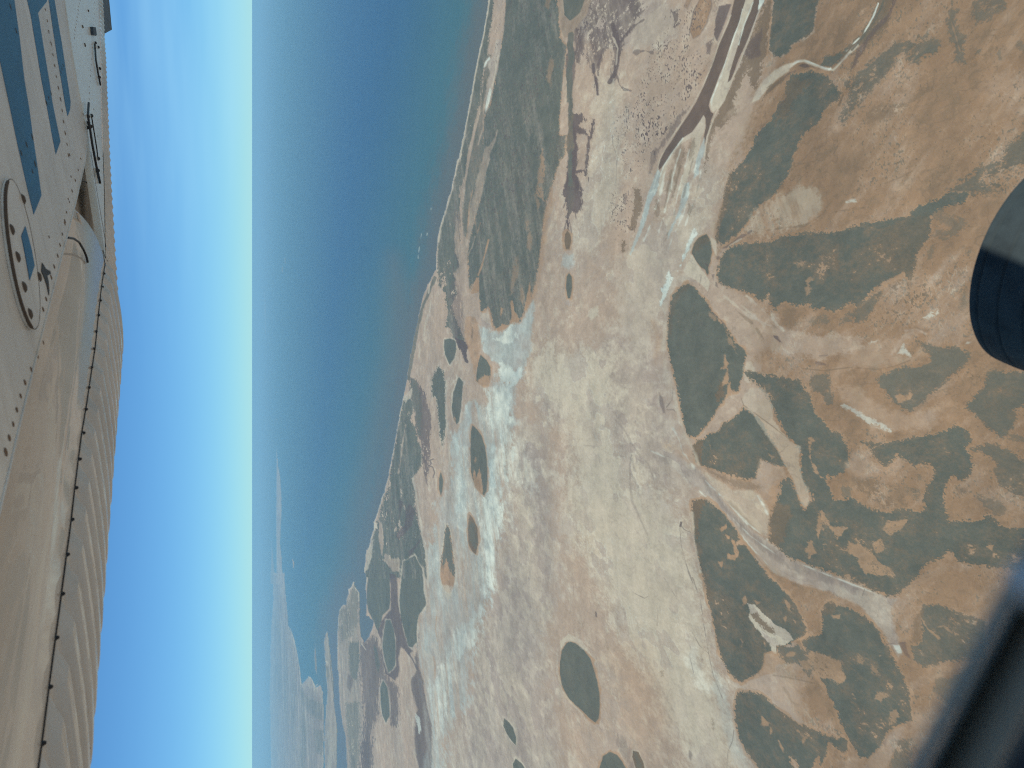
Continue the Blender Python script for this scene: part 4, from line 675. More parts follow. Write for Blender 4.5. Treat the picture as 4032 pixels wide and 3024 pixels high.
# ---- LAND END
# ------------------------------------------------------------------ the ground as real sheets
STEP_X, STEP_Y = 2.7, 3.0
LAND = Land(np.concatenate([np.arange(1003.2, 1060, 1.6), np.arange(1060, 4440, STEP_X)]), np.arange(-420, 3450, STEP_Y))
survey(LAND)
W = LAND.W
ix = {c: i for i, c in enumerate(CH)}
ny, nx = LAND.X.shape
near = np.clip(4.0*FPX/np.maximum(LAND.fp*FPX, 1)*1.0, 0, 1)
Zg = (1-W[ix['v']])*(1.2) - .8*W[ix['r']] + (W[ix['s']]+.6*W[ix['m']])*(2.5+.5*LAND.nf)*np.clip(6000/(LAND.fp*FPX), .4, 1)
VX = np.stack([LAND.X, LAND.Y, Zg], -1).reshape(-1, 3).astype(np.float32)
WT = np.moveaxis(W, 0, -1).reshape(-1, len(CH))
EXTRA = np.stack([LAND.turb, LAND.silt, np.clip(.5+.16*LAND.nf, 0, 1), np.clip(.5+.16*LAND.nm, 0, 1)], -1).reshape(-1, 4).astype(np.float32)
cls = np.zeros((ny, nx), np.int16)                     # 0 open ground
cls[W[ix['m']] > .5] = 3
names = list(LAND.iso)
for k, nme in enumerate(names):
    sl, msk = LAND.iso[nme]
    c = cls[sl]; c[msk & (c != 3)] = 10+k
    if 'isle' in nme: c[msk] = 10+k
cls[W[ix['r']] > .5] = 2
cls[W[ix['v']] > .5] = 1
fcls = cls[:-1, :-1].reshape(-1)
ii = (np.arange(ny-1)[:, None]*nx + np.arange(nx-1)[None, :]).reshape(-1)
QUADS = np.stack([ii, ii+nx, ii+nx+1, ii+1], -1).astype(np.int32)

def ground_material(name, gloss=False):
    m = bpy.data.materials.new(name); m.use_nodes = True
    n, l = m.node_tree.nodes, m.node_tree.links
    b = n["Principled BSDF"]
    geo = n.new("ShaderNodeNewGeometry")
    def noise(scale, detail, rough, dist=0.0, zs=None):
        v = geo.outputs["Position"]
        z = n.new("ShaderNodeTexNoise"); z.inputs["Scale"].default_value = scale; z.inputs["Detail"].default_value = detail
        z.inputs["Roughness"].default_value = rough; z.inputs["Distortion"].default_value = dist
        if zs:
            q = n.new("ShaderNodeMapping"); q.inputs["Rotation"].default_value = (0, 0, zs[0]); q.inputs["Scale"].default_value = (zs[1], 1, 1)
            l.new(v, q.inputs["Vector"]); v = q.outputs["Vector"]
        l.new(v, z.inputs["Vector"]); return z
    def rng(out, a, c, lo, hi):
        r = n.new("ShaderNodeMapRange"); r.inputs["From Min"].default_value = a; r.inputs["From Max"].default_value = c
        r.inputs["To Min"].default_value = lo; r.inputs["To Max"].default_value = hi
        l.new(out, r.inputs["Value"]); return r.outputs["Result"]
    def math2(op, x, y):
        q = n.new("ShaderNodeMath"); q.operation = op
        for k, s in enumerate((x, y)):
            if isinstance(s, float): q.inputs[k].default_value = s
            else: l.new(s, q.inputs[k])
        return q.outputs[0]
    ws = []
    for k in range(3):
        a = n.new("ShaderNodeAttribute"); a.attribute_name = "cover%d" % k
        s = n.new("ShaderNodeSeparateColor"); l.new(a.outputs["Color"], s.inputs["Color"])
        ws += [s.outputs[0], s.outputs[1], s.outputs[2], a.outputs["Alpha"]]
    ex = n.new("ShaderNodeAttribute"); ex.attribute_name = "grain"
    es = n.new("ShaderNodeSeparateColor"); l.new(ex.outputs["Color"], es.inputs["Color"])
    # sea colour: clear blue -> green shallows -> brown silt
    mx = n.new("ShaderNodeMixRGB"); mx.inputs["Color1"].default_value = (*SEA_DEEP, 1); mx.inputs["Color2"].default_value = (*SEA_SHALLOW, 1)
    l.new(es.outputs[0], mx.inputs["Fac"])
    mx2 = n.new("ShaderNodeMixRGB"); mx2.inputs["Color2"].default_value = (*SEA_SILT, 1)
    l.new(es.outputs[1], mx2.inputs["Fac"]); l.new(mx.outputs["Color"], mx2.inputs["Color1"])
    n1 = noise(1/160., 8, .62, .3); n2 = noise(1/1800., 9, .6, .6); n3 = noise(1/700., 9, .62, .4, (math.radians(-24), .22))
    prev = None
    for k, ch in enumerate(CH):
        q = n.new("ShaderNodeVectorMath"); q.operation = 'MULTIPLY_ADD'
        if ch == 'v': l.new(mx2.outputs["Color"], q.inputs[0])
        else: q.inputs[0].default_value = ALB[ch]
        l.new(ws[k], q.inputs[1])
        if prev is not None: l.new(prev, q.inputs[2])
        prev = q.outputs[0]
    dry = math2('SUBTRACT', 1.0, ws[CH.index('v')]); 
    t = math2('MULTIPLY', rng(n1.outputs["Fac"], .3, .7, .93, 1.07), rng(n2.outputs["Fac"], .3, .7, .93, 1.07))
    t = math2('MULTIPLY', t, rng(n3.outputs["Fac"], .3, .7, .92, 1.08))
    t = math2('MULTIPLY', t, rng(es.outputs[2], .1, .9, .94, 1.06))
    t = math2('MULTIPLY', t, rng(ex.outputs["Alpha"], .1, .9, .93, 1.07))
    t = math2('ADD', math2('MULTIPLY', math2('SUBTRACT', t, 1.0), math2('MULTIPLY_ADD', dry, 1.0)), 1.0)
    sc = n.new("ShaderNodeVectorMath"); sc.operation = 'SCALE'
    l.new(prev, sc.inputs[0]); l.new(t, sc.inputs["Scale"])
    # a little red and yellow drift in the soils
    tint = n.new("ShaderNodeMixRGB"); tint.blend_type = 'MULTIPLY'; tint.inputs["Color2"].default_value = (1.03, .98, .93, 1)
    l.new(math2('MULTIPLY', rng(n2.outputs["Fac"], .42, .68, 0, .9), dry), tint.inputs["Fac"])
    l.new(sc.outputs["Vector"], tint.inputs["Color1"]); l.new(tint.outputs["Color"], b.inputs["Base Color"])
    b.inputs["Roughness"].default_value = .32 if gloss else .95
    b.inputs["Specular IOR Level"].default_value = .10 if gloss else .08
    return m
K_LIGHT = 1.0
def alb(r, g, b):
    return tuple(min(.85, c*AG) for c, AG in zip(srgb(r, g, b), ALB_GAIN))
ALB_GAIN = (.86, .795, .66)
ALB = {k: alb(*v) for k, v in dict(o=(152,128,103),p=(174,159,143),c=(193,189,172),g=(164,156,148),w=(166,183,183),h=(214,225,216),
       s=(99,104,96),m=(96,85,84),r=(108,93,80),v=(70,118,140),t=(170,143,115),b=(116,102,84)).items()}
SEA_DEEP = (.006, .052, .115); SEA_SHALLOW = (.040, .105, .095); SEA_SILT = (.10, .095, .062)
M_GROUND = ground_material("plain_soil"); M_SEA = ground_material("sea_water", True); M_RIVER = ground_material("river_water", True)
M_SCRUB = ground_material("scrub_cover"); M_MUD = ground_material("mangrove_cover")
def cut(name, faces_mask, material):
    q = QUADS[faces_mask]
    if len(q) == 0: return None
    ids = np.unique(q)
    remap = np.zeros(ny*nx, np.int32); remap[ids] = np.arange(len(ids), dtype=np.int32)
    q = remap[q]
    me = bpy.data.meshes.new(name)
    me.vertices.add(len(ids)); me.vertices.foreach_set("co", VX[ids].reshape(-1))
    me.loops.add(len(q)*4); me.loops.foreach_set("vertex_index", q.reshape(-1))
    me.polygons.add(len(q)); me.polygons.foreach_set("loop_start", np.arange(0, len(q)*4, 4, dtype=np.int32))
    me.polygons.foreach_set("loop_total", np.full(len(q), 4, np.int32))
    me.update(calc_edges=True)
    wv = WT[ids]
    for k in range(3):
        at = me.attributes.new("cover%d" % k, 'FLOAT_COLOR', 'POINT')
        at.data.foreach_set("color", np.ascontiguousarray(wv[:, 4*k:4*k+4], np.float32).reshape(-1))
    at = me.attributes.new("grain", 'FLOAT_COLOR', 'POINT'); at.data.foreach_set("color", EXTRA[ids].reshape(-1))
    me.materials.append(material)
    o = bpy.data.objects.new(name, me); COL.objects.link(o)
    return o
tag(cut("ground", fcls == 0, M_GROUND), "pale salt flats and orange plains between the scrub blocks", "ground", kind="structure")
tag(cut("sea", fcls == 1, M_SEA), "blue sea fading to brown silt along the beach", "sea", kind="structure")
tag(cut("river", fcls == 2, M_RIVER), "brown tidal river with pale sandbars", "river", kind="structure")
tag(cut("mangrove", fcls == 3, M_MUD), "dark mangrove thickets and mud along the tidal creeks", "mangrove", kind="stuff")
ISLES = dict(
 creek_isle=("green island inside the fork of the tidal creek at the top of the photo","island"),
 pan_isle_a=("small brown oval island just below the mangrove tip","island"),
 pan_isle_b=("narrow dark oval island with a tan rim, below the brown oval one","island"),
 bar_isle=("long grey green strip island beside the mangrove band, edged by sand ribs","island"),
 hook_isle=("rounded scrub island ringed by pale mud beside a dark mangrove hook","island"),
 split_isle=("pointed scrub island at the head of the wet salt, sandy lower end","island"),
 drop_isle=("slim teardrop island with a white rim between mud flat and wet salt","island"),
 lagoon_isle=("largest island in the blue wet salt, tan rim and sandy notch","island"),
 spindle_isle=("brownish spindle island with orange rim in the wet salt","island"),
 tail_isle=("long island with an orange sandy tail in the wet salt","island"),
 sliver_isle=("tiny thin sliver island left of the largest wet salt island","island"),
 delta_isle_a=("grey green delta island along the sea inlet","island"),
 delta_isle_b=("broad delta island with tan rim, right of the mangrove channel","island"),
 delta_isle_c=("oval delta island with pale rim, left of the mangrove channel","island"),
 delta_isle_d=("leaf shaped delta island standing apart on the mud, lowest of the delta","island"),
 flat_isle_a=("large dark green oval island alone on the pale salt flat","island"),
 flat_isle_b=("small dark leaf shaped island on the flat, above the one at the frame edge","island"),
 flat_isle_c=("small dark island cut by the bottom edge, below the leaf shaped one","island"),
 flat_isle_d=("rounded dark island cut by the bottom edge beside a lilac mud strip","island"),
 flat_isle_e=("slim brown and green island right of the lilac mud strip","island"),
 fan_isle=("olive brown teardrop island beside the white salt streaks","island"),
 heart_isle=("large smooth dark scrub island with sand rim at the edge of the salt flat","island"),
)
BLOCKS = dict(
 ridge="broad dark scrub belt on the old beach ridges behind the coast", dune="narrow scrub strip just behind the beach",
 dune_infill="thin scrub with pale sand strips between beach scrub and ridge belt", north_shore="grey green coastal scrub along the far beach", block_a="dark smooth scrub block right of the brown river",
 block_b="dark scrub slope tapering along the pale valley", block_c="ragged scrub belt crossing the orange plain near the green creek",
 block_d="widest dark scrub block, on the orange plain right of the salt flat", block_e="scrub patch below the aeroplane wheel",
 block_f="rounded scrub block between two sandy channels", block_g="tall scrub block left of the grey channel with a pale clearing inside",
 block_h="branching patchwork of scrub on the orange plain", block_i="scrub block at the right edge under the wheel",
 block_j="patchy scrub block right of the grey channel fork, full of sandy specks", block_k="dark scrub block on the bottom edge beside the salt flat",
 block_l="small scrub block beside the dark window frame")
for k, nme in enumerate(names):
    o = cut("scrub_island" if nme in ISLES else "scrub", fcls == 10+k, M_SCRUB)
    if o is None: continue
    if nme in ISLES: tag(o, *ISLES[nme], group="scrub islands on the flats")
    elif nme in BLOCKS: tag(o, BLOCKS[nme], "scrub", kind="stuff")
    else: o.name = "land"; tag(o, "low hazy land beyond the bay", "land", kind="structure")

# the plain goes on under and behind the aeroplane, outside the surveyed sheet
M_FAR = mat("plain_soil_beyond", (.30, .245, .185), .95, .08, nscale=1/900., namp=.3)
B_ = 1.2e5
tag(mesh_obj("ground", [(-B_,-B_,-1.5),(B_,-B_,-1.5),(B_,2500.,-1.5),(-B_,2500.,-1.5)], [(0,1,2,3)], M_FAR), "orange plain under and behind the aeroplane", "ground", kind="structure")

# ------------------------------------------------------------------ the air
hm = bpy.data.materials.new("haze"); hm.use_nodes = True
hn, hl = hm.node_tree.nodes, hm.node_tree.links
hn.remove(hn["Principled BSDF"])
pv = hn.new("ShaderNodeVolumePrincipled"); pv.inputs["Color"].default_value = (*HAZE_COL, 1); pv.inputs["Density"].default_value = HAZE_D
pv.inputs["Anisotropy"].default_value = 0.0
hl.new(pv.outputs["Volume"], hn["Material Output"].inputs["Volume"])
hx, hy0, hy1, hz0, hz1 = 7.0e5, -1.3e5, float(LAND.Y.max())+8000., -3.0, ALT+3.2
hv = [(x, y, z) for z in (hz0, hz1) for y in (hy0, hy1) for x in (-hx, hx)]
hz = mesh_obj("haze", hv, [(0,2,3,1),(4,5,7,6),(0,1,5,4),(2,6,7,3),(0,4,6,2),(1,3,7,5)], hm)
tag(hz, "pale blue haze over the plain and sea", "haze", kind="stuff")
# ------------------------------------------------------------------ the aeroplane
CAMP = Vector((0, 0, ALT))
def ray(px, py):
    a = (px-2016)/2912.0; b = -(py-1512)/2912.0
    return Vector((b, cp-a*sp, -sp-a*cp))
WH, WK = 0.50, 0.20                       # the wing's underside: z = WH + WK*x (the machine is banked)
WN = Vector((-WK, 0, 1)).normalized()
def wp(px, py, lift=0.0):                 # survey mark on the wing's underside, lifted off it
    d = ray(px, py); t = (WH+lift/WN.z)/(d.z-WK*d.x)
    return CAMP + d*t
def plate(polys, lift, thick, up=True):
    """prisms over outlines on the wing's underside"""
    V, F = [], []
    for pts in polys:
        o = len(V); n = len(pts)
        lo = [wp(x, y, lift) for x, y in pts]
        V += lo + [v + WN*thick for v in lo]
        F += [tuple(range(o, o+n)), tuple(range(o+2*n-1, o+n-1, -1))]
        F += [(o+i, o+n+i, o+n+(i+1) % n, o+(i+1) % n) for i in range(n)]
    return V, F
def dome(c, r, h, nrm, seg=8):
    u = nrm.orthogonal().normalized(); w = nrm.cross(u)
    V = [c + (u*math.cos(2*math.pi*k/seg)+w*math.sin(2*math.pi*k/seg))*r for k in range(seg)]
    V += [c + (u*math.cos(2*math.pi*k/seg)+w*math.sin(2*math.pi*k/seg))*r*.6 + nrm*h*.8 for k in range(seg)]
    V += [c+nrm*h]
    F = [(k, (k+1) % seg, seg+(k+1) % seg, seg+k) for k in range(seg)] + [(seg+k, seg+(k+1) % seg, 2*seg) for k in range(seg)]
    return V, F
def tube(pts, r, seg=8):
    V, F = [], []
    for i, p in enumerate(pts):
        t = (pts[min(i+1, len(pts)-1)]-pts[max(i-1, 0)]).normalized()
        u = t.orthogonal().normalized() if i == 0 else (u - t*u.dot(t)).normalized()
        w = t.cross(u); rr = r[i] if isinstance(r, (list, tuple)) else r
        V += [p+(u*math.cos(2*math.pi*k/seg)+w*math.sin(2*math.pi*k/seg))*rr for k in range(seg)]
    for i in range(len(pts)-1):
        F += [(i*seg+k, i*seg+(k+1) % seg, (i+1)*seg+(k+1) % seg, (i+1)*seg+k) for k in range(seg)]
    F += [tuple(range(seg-1, -1, -1)), tuple(range((len(pts)-1)*seg, len(pts)*seg))]
    return V, F
def along(pts, n):
    P = [Vector(p) for p in pts]; d = [0]
    for a, b in zip(P, P[1:]): d.append(d[-1]+(b-a).length)
    out = []
    for k in range(n):
        s = d[-1]*k/(n-1); i = max(j for j in range(len(d)-1) if d[j] <= s+1e-9)
        out.append(tuple(P[i].lerp(P[i+1], (s-d[i])/max(1e-9, d[i+1]-d[i]))))
    return out
class Bag:
    def __init__(b): b.V, b.F, b.M = [], [], []
    def add(b, vf, m=0):
        o = len(b.V); b.V += list(vf[0]); b.F += [tuple(i+o for i in f) for f in vf[1]]; b.M += [m]*len(vf[1])
    def out(b, name, mats, parent, smooth=False): return mesh_obj(name, b.V, b.F, mats, parent, b.M, smooth)

M_PAINT = mat("wing_white_paint", (.70, .71, .68), .38, .5, nscale=2.5, namp=.16, grime=.45)
M_FLAP = mat("control_surface_paint", (.64, .60, .535), .4, .5, nscale=3, namp=.12, coat=1.0)  # cream paint, with tan bounce light from the ground put into its colour
M_COVE = mat("cove_primer", (.42, .37, .31), .85, .1, nscale=5, namp=.25)
M_MINT = mat("aileron_white_sky_tint", (.80, .84, .80), .28, .6, nscale=4, namp=.08)  # white paint, its mint tint stands for the sky mirrored in it
M_BLUE = mat("blue_paint", (.020, .16, .34), .45, .3, nscale=5, namp=.2)
M_RUST = mat("rusty_rivet", (.19, .13, .09), .7, .3)
M_SCREW = mat("dull_screw", (.085, .068, .055), .6, .4)
M_DARK = mat("dark_steel", (.012, .014, .018), .5, .4)
M_SEAM_SHADOW = mat("dirty_seam_and_shadow", (.10, .08, .065), .8, .2)
M_TIP = mat("wingtip_grey_paint", (.045, .06, .075), .5, .4)
M_RUBBER = mat("tyre_rubber", (.040, .054, .052), .8, .3, nscale=14, namp=.45, bump=.3)
M_RIM = mat("wheel_alloy", (.5, .5, .5), .4, .5, 1.0)
M_FRAME = mat("window_seal_rubber", (.22, .25, .24), .9, .1)
M_PANEL = mat("door_trim", (.23, .215, .17), .9, .1, nscale=30, namp=.1)
M_HIGHLIGHT = mat("highlight_grey", (.42, .46, .48), .5, .4)

plane = bpy.data.objects.new("light_aeroplane", None); COL.objects.link(plane)
tag(plane, "weathered white light aeroplane with blue stripes seen from its cabin window", "aeroplane")

# fixed wing: underside outline (survey marks), closed above by the upper skin
skin = [(344, 510), (345, 560), (335, 640), (300, 795), (247, 1000), (150, 1380), (75, 1690), (3, 2000), (-75, 2330), (-180, 2760), (-300, 3250), 'R', 'T', (215, -350), (235, -150), (259, 18), (289, 223), (313, 362), (329, 446)]
def le(s_):                               # leading edge of the wing, along the span
    x, y = .172+.5*s_, -.1+.86*s_
    return CAMP + Vector((x, y, WH+WK*x))
def wedge(pts, lift, thick_fn):
    o = [le(-3.0) if p == 'R' else le(6.2) if p == 'T' else wp(p[0], p[1], lift) for p in pts]; n = len(o)
    up = [v+WN*thick_fn(v) for v in o]
    return o+up, [tuple(range(n)), tuple(range(2*n-1, n-1, -1))]+[(i, n+i, n+(i+1) % n, (i+1) % n) for i in range(n)]
b = Bag()
b.add(wedge(skin, 0, lambda v: .14), 0)
roof = [(344,480),(372,700),(396,850),(408,960),(392,1240),(345,1600),(290,2046),(180,2928),(120,3240),(-420,3250),(-200,2760),(-15,2000),(130,1380),(225,1000),(290,795)]
lo = [wp(x, y)+WN*.128 for x, y in roof]; k_ = len(lo)
b.add((lo+[v+WN*.01 for v in lo], [tuple(range(k_)), tuple(range(2*k_-1, k_-1, -1))]+[(i, k_+i, k_+(i+1) % k_, (i+1) % k_) for i in range(k_)]), 0)
def stripe(pts, z=.7071): return [(x/z, y/z) for x, y in pts]
c5 = lambda s: [(x/2.37, y/2.37) for x, y in s]; c1 = lambda s: [(x/1.659, y/1.659) for x, y in s]
S1 = c5([(215,-200),(255,0),(290,150),(340,450),(390,750),(440,1000),(480,1220),(522,1440),(565,1320),(530,1150),(490,950),(455,720),(410,450),(370,200),(355,120),(440,10),(425,-200)])
S2 = c5([(425,-200),(455,0),(500,300),(540,560),(575,760),(610,980),(632,1085),(655,1020),(660,950),(640,820),(610,620),(580,420),(540,180),(510,0),(485,-200)])
S3 = c1([(-60,100),(0,390),(70,720),(120,960),(180,1230),(222,1400),(272,1275),(245,1080),(215,880),(190,700),(160,520),(130,250),(95,0),(70,-200),(-120,-200)])
for S in (S1, S2, S3):
    b.add(plate([S], -.0012, .0009), 1)
def rivets(bag, m, pts, n, r, lift=-.001, h=.0012, drop=()):
    for k, (x, y) in enumerate(along(pts, n)):
        if k in drop: continue
        j = random.uniform(-1.2, 1.2)
        bag.add(dome(wp(x+j, y+j, lift), 1.35*r*random.uniform(.75, 1.2), h, -WN), m)
random.seed(4)
q5 = lambda s: [(x/2.37, y/2.37) for x, y in s]; q4 = lambda s: [(x/2.37, 600+y/2.37) for x, y in s]
rivets(b, 2, q5([(425,90),(455,270),(480,430),(500,545),(530,720),(560,890),(590,1100),(610,1250),(640,1450)]), 14, .006)
rivets(b, 2, q5([(610,30),(650,240),(690,545),(740,850),(768,1010),(790,1150)]), 14, .005)
rivets(b, 2, q4([(755,60),(700,280),(640,480),(590,740),(545,960),(500,1080),(405,1465)]), 15, .005)
rivets(b, 2, q4([(650,20),(670,190),(610,640),(460,790)]), 5, .005)
rivets(b, 2, [(172, 1350), (138, 1425), (98, 1505), (75, 1590), (50, 1680), (25, 1780)], 9, .006)
rivets(b, 3, c5([(590,610),(572,650),(565,672)]), 3, .007); rivets(b, 3, c5([(478,870),(455,918),(436,962)]), 3, .007); rivets(b, 3, c5([(300,1275),(270,1325),(200,1430)]), 3, .009); rivets(b, 3, c5([(330,1530),(305,1600)]), 2, .008); rivets(b, 3, c5([(95,60),(148,285)]), 2, .009)
# skin laps: a sheet edge along the trailing skin and two drainage dimples
lap = [(345, 560), (335, 640), (300, 795), (247, 1000), (150, 1380), (75, 1690), (3, 2000), (-75, 2330)]
b.add(tube([wp(x-1, y, -.001) for x, y in lap], .0028, 6), 0)
b.add(tube([wp(x, y, -.0005) for x, y in q5([(610,-100),(650,240),(690,545),(740,850),(768,1010),(805,1190)])], .0016, 5), 4)
b.add(plate([q4([(395,1030),(388,1110),(418,1180),(438,1240),(458,1335),(462,1290),(455,1200),(442,1150),(475,1135),(472,1110),(430,1085),(410,1050)])], -.0016, .0012), 3)
wing = b.out("wing", [M_PAINT, M_BLUE, M_RUST, M_DARK, M_SEAM_SHADOW], plane)

# oval inspection cover, proud of the skin, with its screws
ov = []
A0, A1 = Vector((40, 705)), Vector((138, 1296)); ctr = (A0+A1)/2; ax = (A1-A0)/2; perp = Vector((ax.y, -ax.x)).normalized()
for k in range(48):
    th = 2*math.pi*k/48
    q = ctr + ax*math.cos(th) + perp*math.sin(th)*48; ov.append((q.x, q.y))
b = Bag(); b.add(plate([ov], -.010, .0095), 0)
cover = b.out("inspection_cover", [M_PAINT], wing)
b = Bag(); b.add(tube([wp(x, y, -.0095) for x, y in ov+ov[:2]], [.0042 if 26 <= k <= 46 else .0012 for k in range(50)], 6), 0); b.out("cover_shadow_line", [M_SEAM_SHADOW], wing)  # dark tube draws the shadow line at the cover's edge, thick on one side
for x, y in q4([(215,435),(110,720),(165,975),(225,1255),(280,1505),(365,1160)]):
    b = Bag(); b.add(dome(wp(x, y, -.010), .015, .006, -WN, 10), 0); b.out("screw", [M_SCREW], wing)
b = Bag(); b.add(plate([q4([(240,690),(203,780),(235,935),(280,1192),(325,1055),(300,915)])], -.0118, .0012), 0); b.out("blue_marking", [M_BLUE], wing)

# flap: nose curving up into the cove, corrugated skin aft of the hinge line
hinge = [(405, 960), (416, 1027), (400, 1130), (388, 1240), (375, 1370), (358, 1480), (340, 1600), (322, 1705), (309, 1807), (295, 1919), (281, 2046), (262, 2184), (242, 2339), (219, 2512), (193, 2706), (165, 2928), (120, 3240)]
te = [(453, 1000), (456, 1080), (461, 1150), (464, 1230), (468, 1300), (472, 1380), (478, 1420), (472, 1500), (466, 1580), (461, 1690), (455, 1800), (445, 1930), (434, 2046), (421, 2184), (409, 2339), (397, 2512), (384, 2706), (366, 2928), (338, 3240)]
def corr(name, H, E, wid, amp, mats, n=None, kink=0.0):
    """corrugated sheet between hinge and trailing edge: beads run chordwise"""
    n = n or 260; m = 14
    Hs = [wp(x, y) for x, y in along(H, n)]; Es = [wp(x, y, kink) for x, y in along(E, n)]
    # metric arc length along the hinge so that beads are evenly spaced on the metal
    s = [0]
    for p, q in zip(Hs, Hs[1:]): s.append(s[-1]+(q-p).length)
    V, F = [], []
    for i in range(n):
        ph = (s[i]/wid) % 1.0
        prof = max(0.0, math.cos(2*math.pi*ph))**1.0
        for j in range(m):
            t = j/(m-1); taper = min(1, t*7)
            V.append(Hs[i].lerp(Es[i], t) - WN*(amp*prof*taper*(1-.25*t)))
    for i in range(n-1):
        for j in range(m-1):
            F.append((i*m+j, (i+1)*m+j, (i+1)*m+j+1, i*m+j+1))
    o = len(V)
    V += [v + WN*(.035*(1-(k % m)/(m-1))+.003) for k, v in enumerate(V[:o])]
    F += [tuple(x+o for x in reversed(f)) for f in F[:]]
    F += [(i*m+m-1, o+i*m+m-1, o+(i+1)*m+m-1, (i+1)*m+m-1) for i in range(n-1)]
    return V, F
FH = [p for p in hinge if p[1] >= 1000]
screws = [(416,1027),(408,1077),(401,1130),(393,1183),(386,1241),(376,1305),(367,1373),(358,1447),(348,1526),(336,1612),(326,1705),(311,1808),(297,1921),(281,2046),(262,2184),(242,2339),(219,2512),(193,2706),(165,2928)]
DROOP = -.015
TE0, TE1 = wp(478, 1420, DROOP), wp(338, 3240, DROOP)
BEAD = (wp(381, 2690, DROOP)-wp(281, 2046)).normalized()          # beads run chordwise
def on_te(P):
    e = (TE1-TE0); pl = WN.cross(e)                        # plane through the trailing edge
    return P + BEAD*((TE0-P).dot(pl)/BEAD.dot(pl))
S3D = [wp(*p) for p in screws]
PITCH_B = (S3D[13]-S3D[17]).length/4.0
def bead_sheet(Hp, n, m, amp, per):
    Hs = [wp(x, y) for x, y in along(Hp, n*3)]
    d = [0]
    for p, q in zip(Hs, Hs[1:]): d.append(d[-1]+(q-p).length)
    pts = []
    for i in range(n):
        t = d[-1]*i/(n-1); k = max(j for j in range(len(d)-1) if d[j] <= t+1e-9)
        pts.append((Hs[k].lerp(Hs[k+1], (t-d[k])/max(1e-9, d[k+1]-d[k])), t))
    V, F = [], []
    for P, t in pts:
        E = on_te(P); ph = (t/per) % 1.0
        prof = float(sm(.08, .36, ph)*(1-sm(.64, .92, ph)))
        for j in range(m):
            u = j/(m-1)
            V.append(P.lerp(E, u) - WN*(amp*prof*min(1, u*9)*(1-.88*u**4)))
    for i in range(n-1):
        for j in range(m-1): F.append((i*m+j, (i+1)*m+j, (i+1)*m+j+1, i*m+j+1))
    o = len(V)
    V += [v + WN*(.035*(1-(k % m)/(m-1))+.003) for k, v in enumerate(V[:o])]
    F += [tuple(x+o for x in reversed(f)) for f in F[:]]
    F += [(i*m+m-1, o+i*m+m-1, o+(i+1)*m+m-1, (i+1)*m+m-1) for i in range(n-1)]
    return V, F
b = Bag()
print('PITCH_B', PITCH_B)
b.add(bead_sheet([(405, 985)]+FH, 620, 20, .024, PITCH_B), 0)
b.add(tube([wp(x, y, -.001) for x, y in [(405, 985)]+FH], .0018, 6), 1)
for P in S3D: b.add(dome(P-WN*.001, .0055, .007, -WN, 8), 1)
for k in range(46):
    P = TE0.lerp(TE1, k/45.)-BEAD*.03; b.add(dome(P-WN*.001, .0035, .004, -WN, 6), 1)
flap = b.out("flap", [M_FLAP, M_DARK], plane)
# nose of the flap: smooth metal rolling up out of sight behind the wing skin
n = 60
Hs = along(FH, n); Ks = along([(300, 700), (247, 1000), (150, 1380), (75, 1690), (3, 2000), (-75, 2330), (-180, 2760), (-300, 3250)], n)
V, F = [], []; m = 14
for i in range(n):
    a = wp(*Hs[i]); k = wp(*Ks[i]); e = (k-a)
    for j in range(m):
        t = j/(m-1)*1.35
        V.append(a + e*t*.92 + WN*(.008*t+.20*max(0, t-.30)**1.9))
for i in range(n-1):
    for j in range(m-1): F.append((i*m+j, i*m+j+1, (i+1)*m+j+1, (i+1)*m+j))
mesh_obj("flap_nose", V, F, [M_FLAP], flap, smooth=True)
# flap's outer end: cap and hinge arm rounded like the nose
for pts, lift, r, m in (([(720,560),(790,800),(815,1020),(830,1150)], .03, .005, M_FLAP), ([(628,795),(690,805),(740,840),(780,910),(805,970),(820,1030)], .004, .0042, M_DARK), ([(750,262),(800,275),(850,320),(890,390),(915,500)], .03, .004, M_DARK)):
    b = Bag(); b.add(tube([wp(x, y, lift) for x, y in q4(pts)], r, 6), 0); b.out("hinge_bracket", [m], flap)
b = Bag()
b.add(plate([q4([(770,-120),(850,-60),(905,200),(935,380),(975,600),(1000,860),(1005,1060),(940,1200),(830,1300),(700,1250),(560,800),(620,460),(690,260),(730,60)])], .075, .01), 0)
b.out("cove_panel", [M_COVE], flap)
b = Bag(); b.add(plate([q4([(803,10),(842,10),(866,150),(855,160),(822,150),(785,125)])], .06, .004), 0); b.out("bracket_gap", [M_DARK], flap)

# aileron: smooth forward sheet, corrugated tail
fore = [(234, -120), (259, 18), (289, 223), (313, 362), (330, 446), (345, 512), (352, 575), (362, 660), (375, 740), (392, 850), (408, 960), (415, 1010), (413, 960), (411, 850), (409, 740), (405, 620), (400, 500), (398, 400), (397, 300), (395, 150), (388, 0), (380, -120)]
b = Bag(); b.add(wedge(fore, -.004, lambda v: .03), 0)
rivets(b, 1, q5([(745,0),(725,130),(705,250),(692,350)]), 12, .004, -.004); rivets(b, 1, q5([(880,20),(875,260),(862,430),(848,630),(840,760),(830,920)]), 18, .004, -.004)
rivets(b, 2, q5([(825,103),(755,163),(793,422)]), 3, .008, -.004, .006)
rivets(b, 1, q5([(935,400),(940,700),(942,960),(950,1250),(960,1550)]), 14, .003, -.004)
rivets(b, 1, q5([(905,770),(875,1020),(912,1270)]), 3, .005, -.004)
ail = b.out("aileron", [M_MINT, M_RUST, M_DARK], plane)
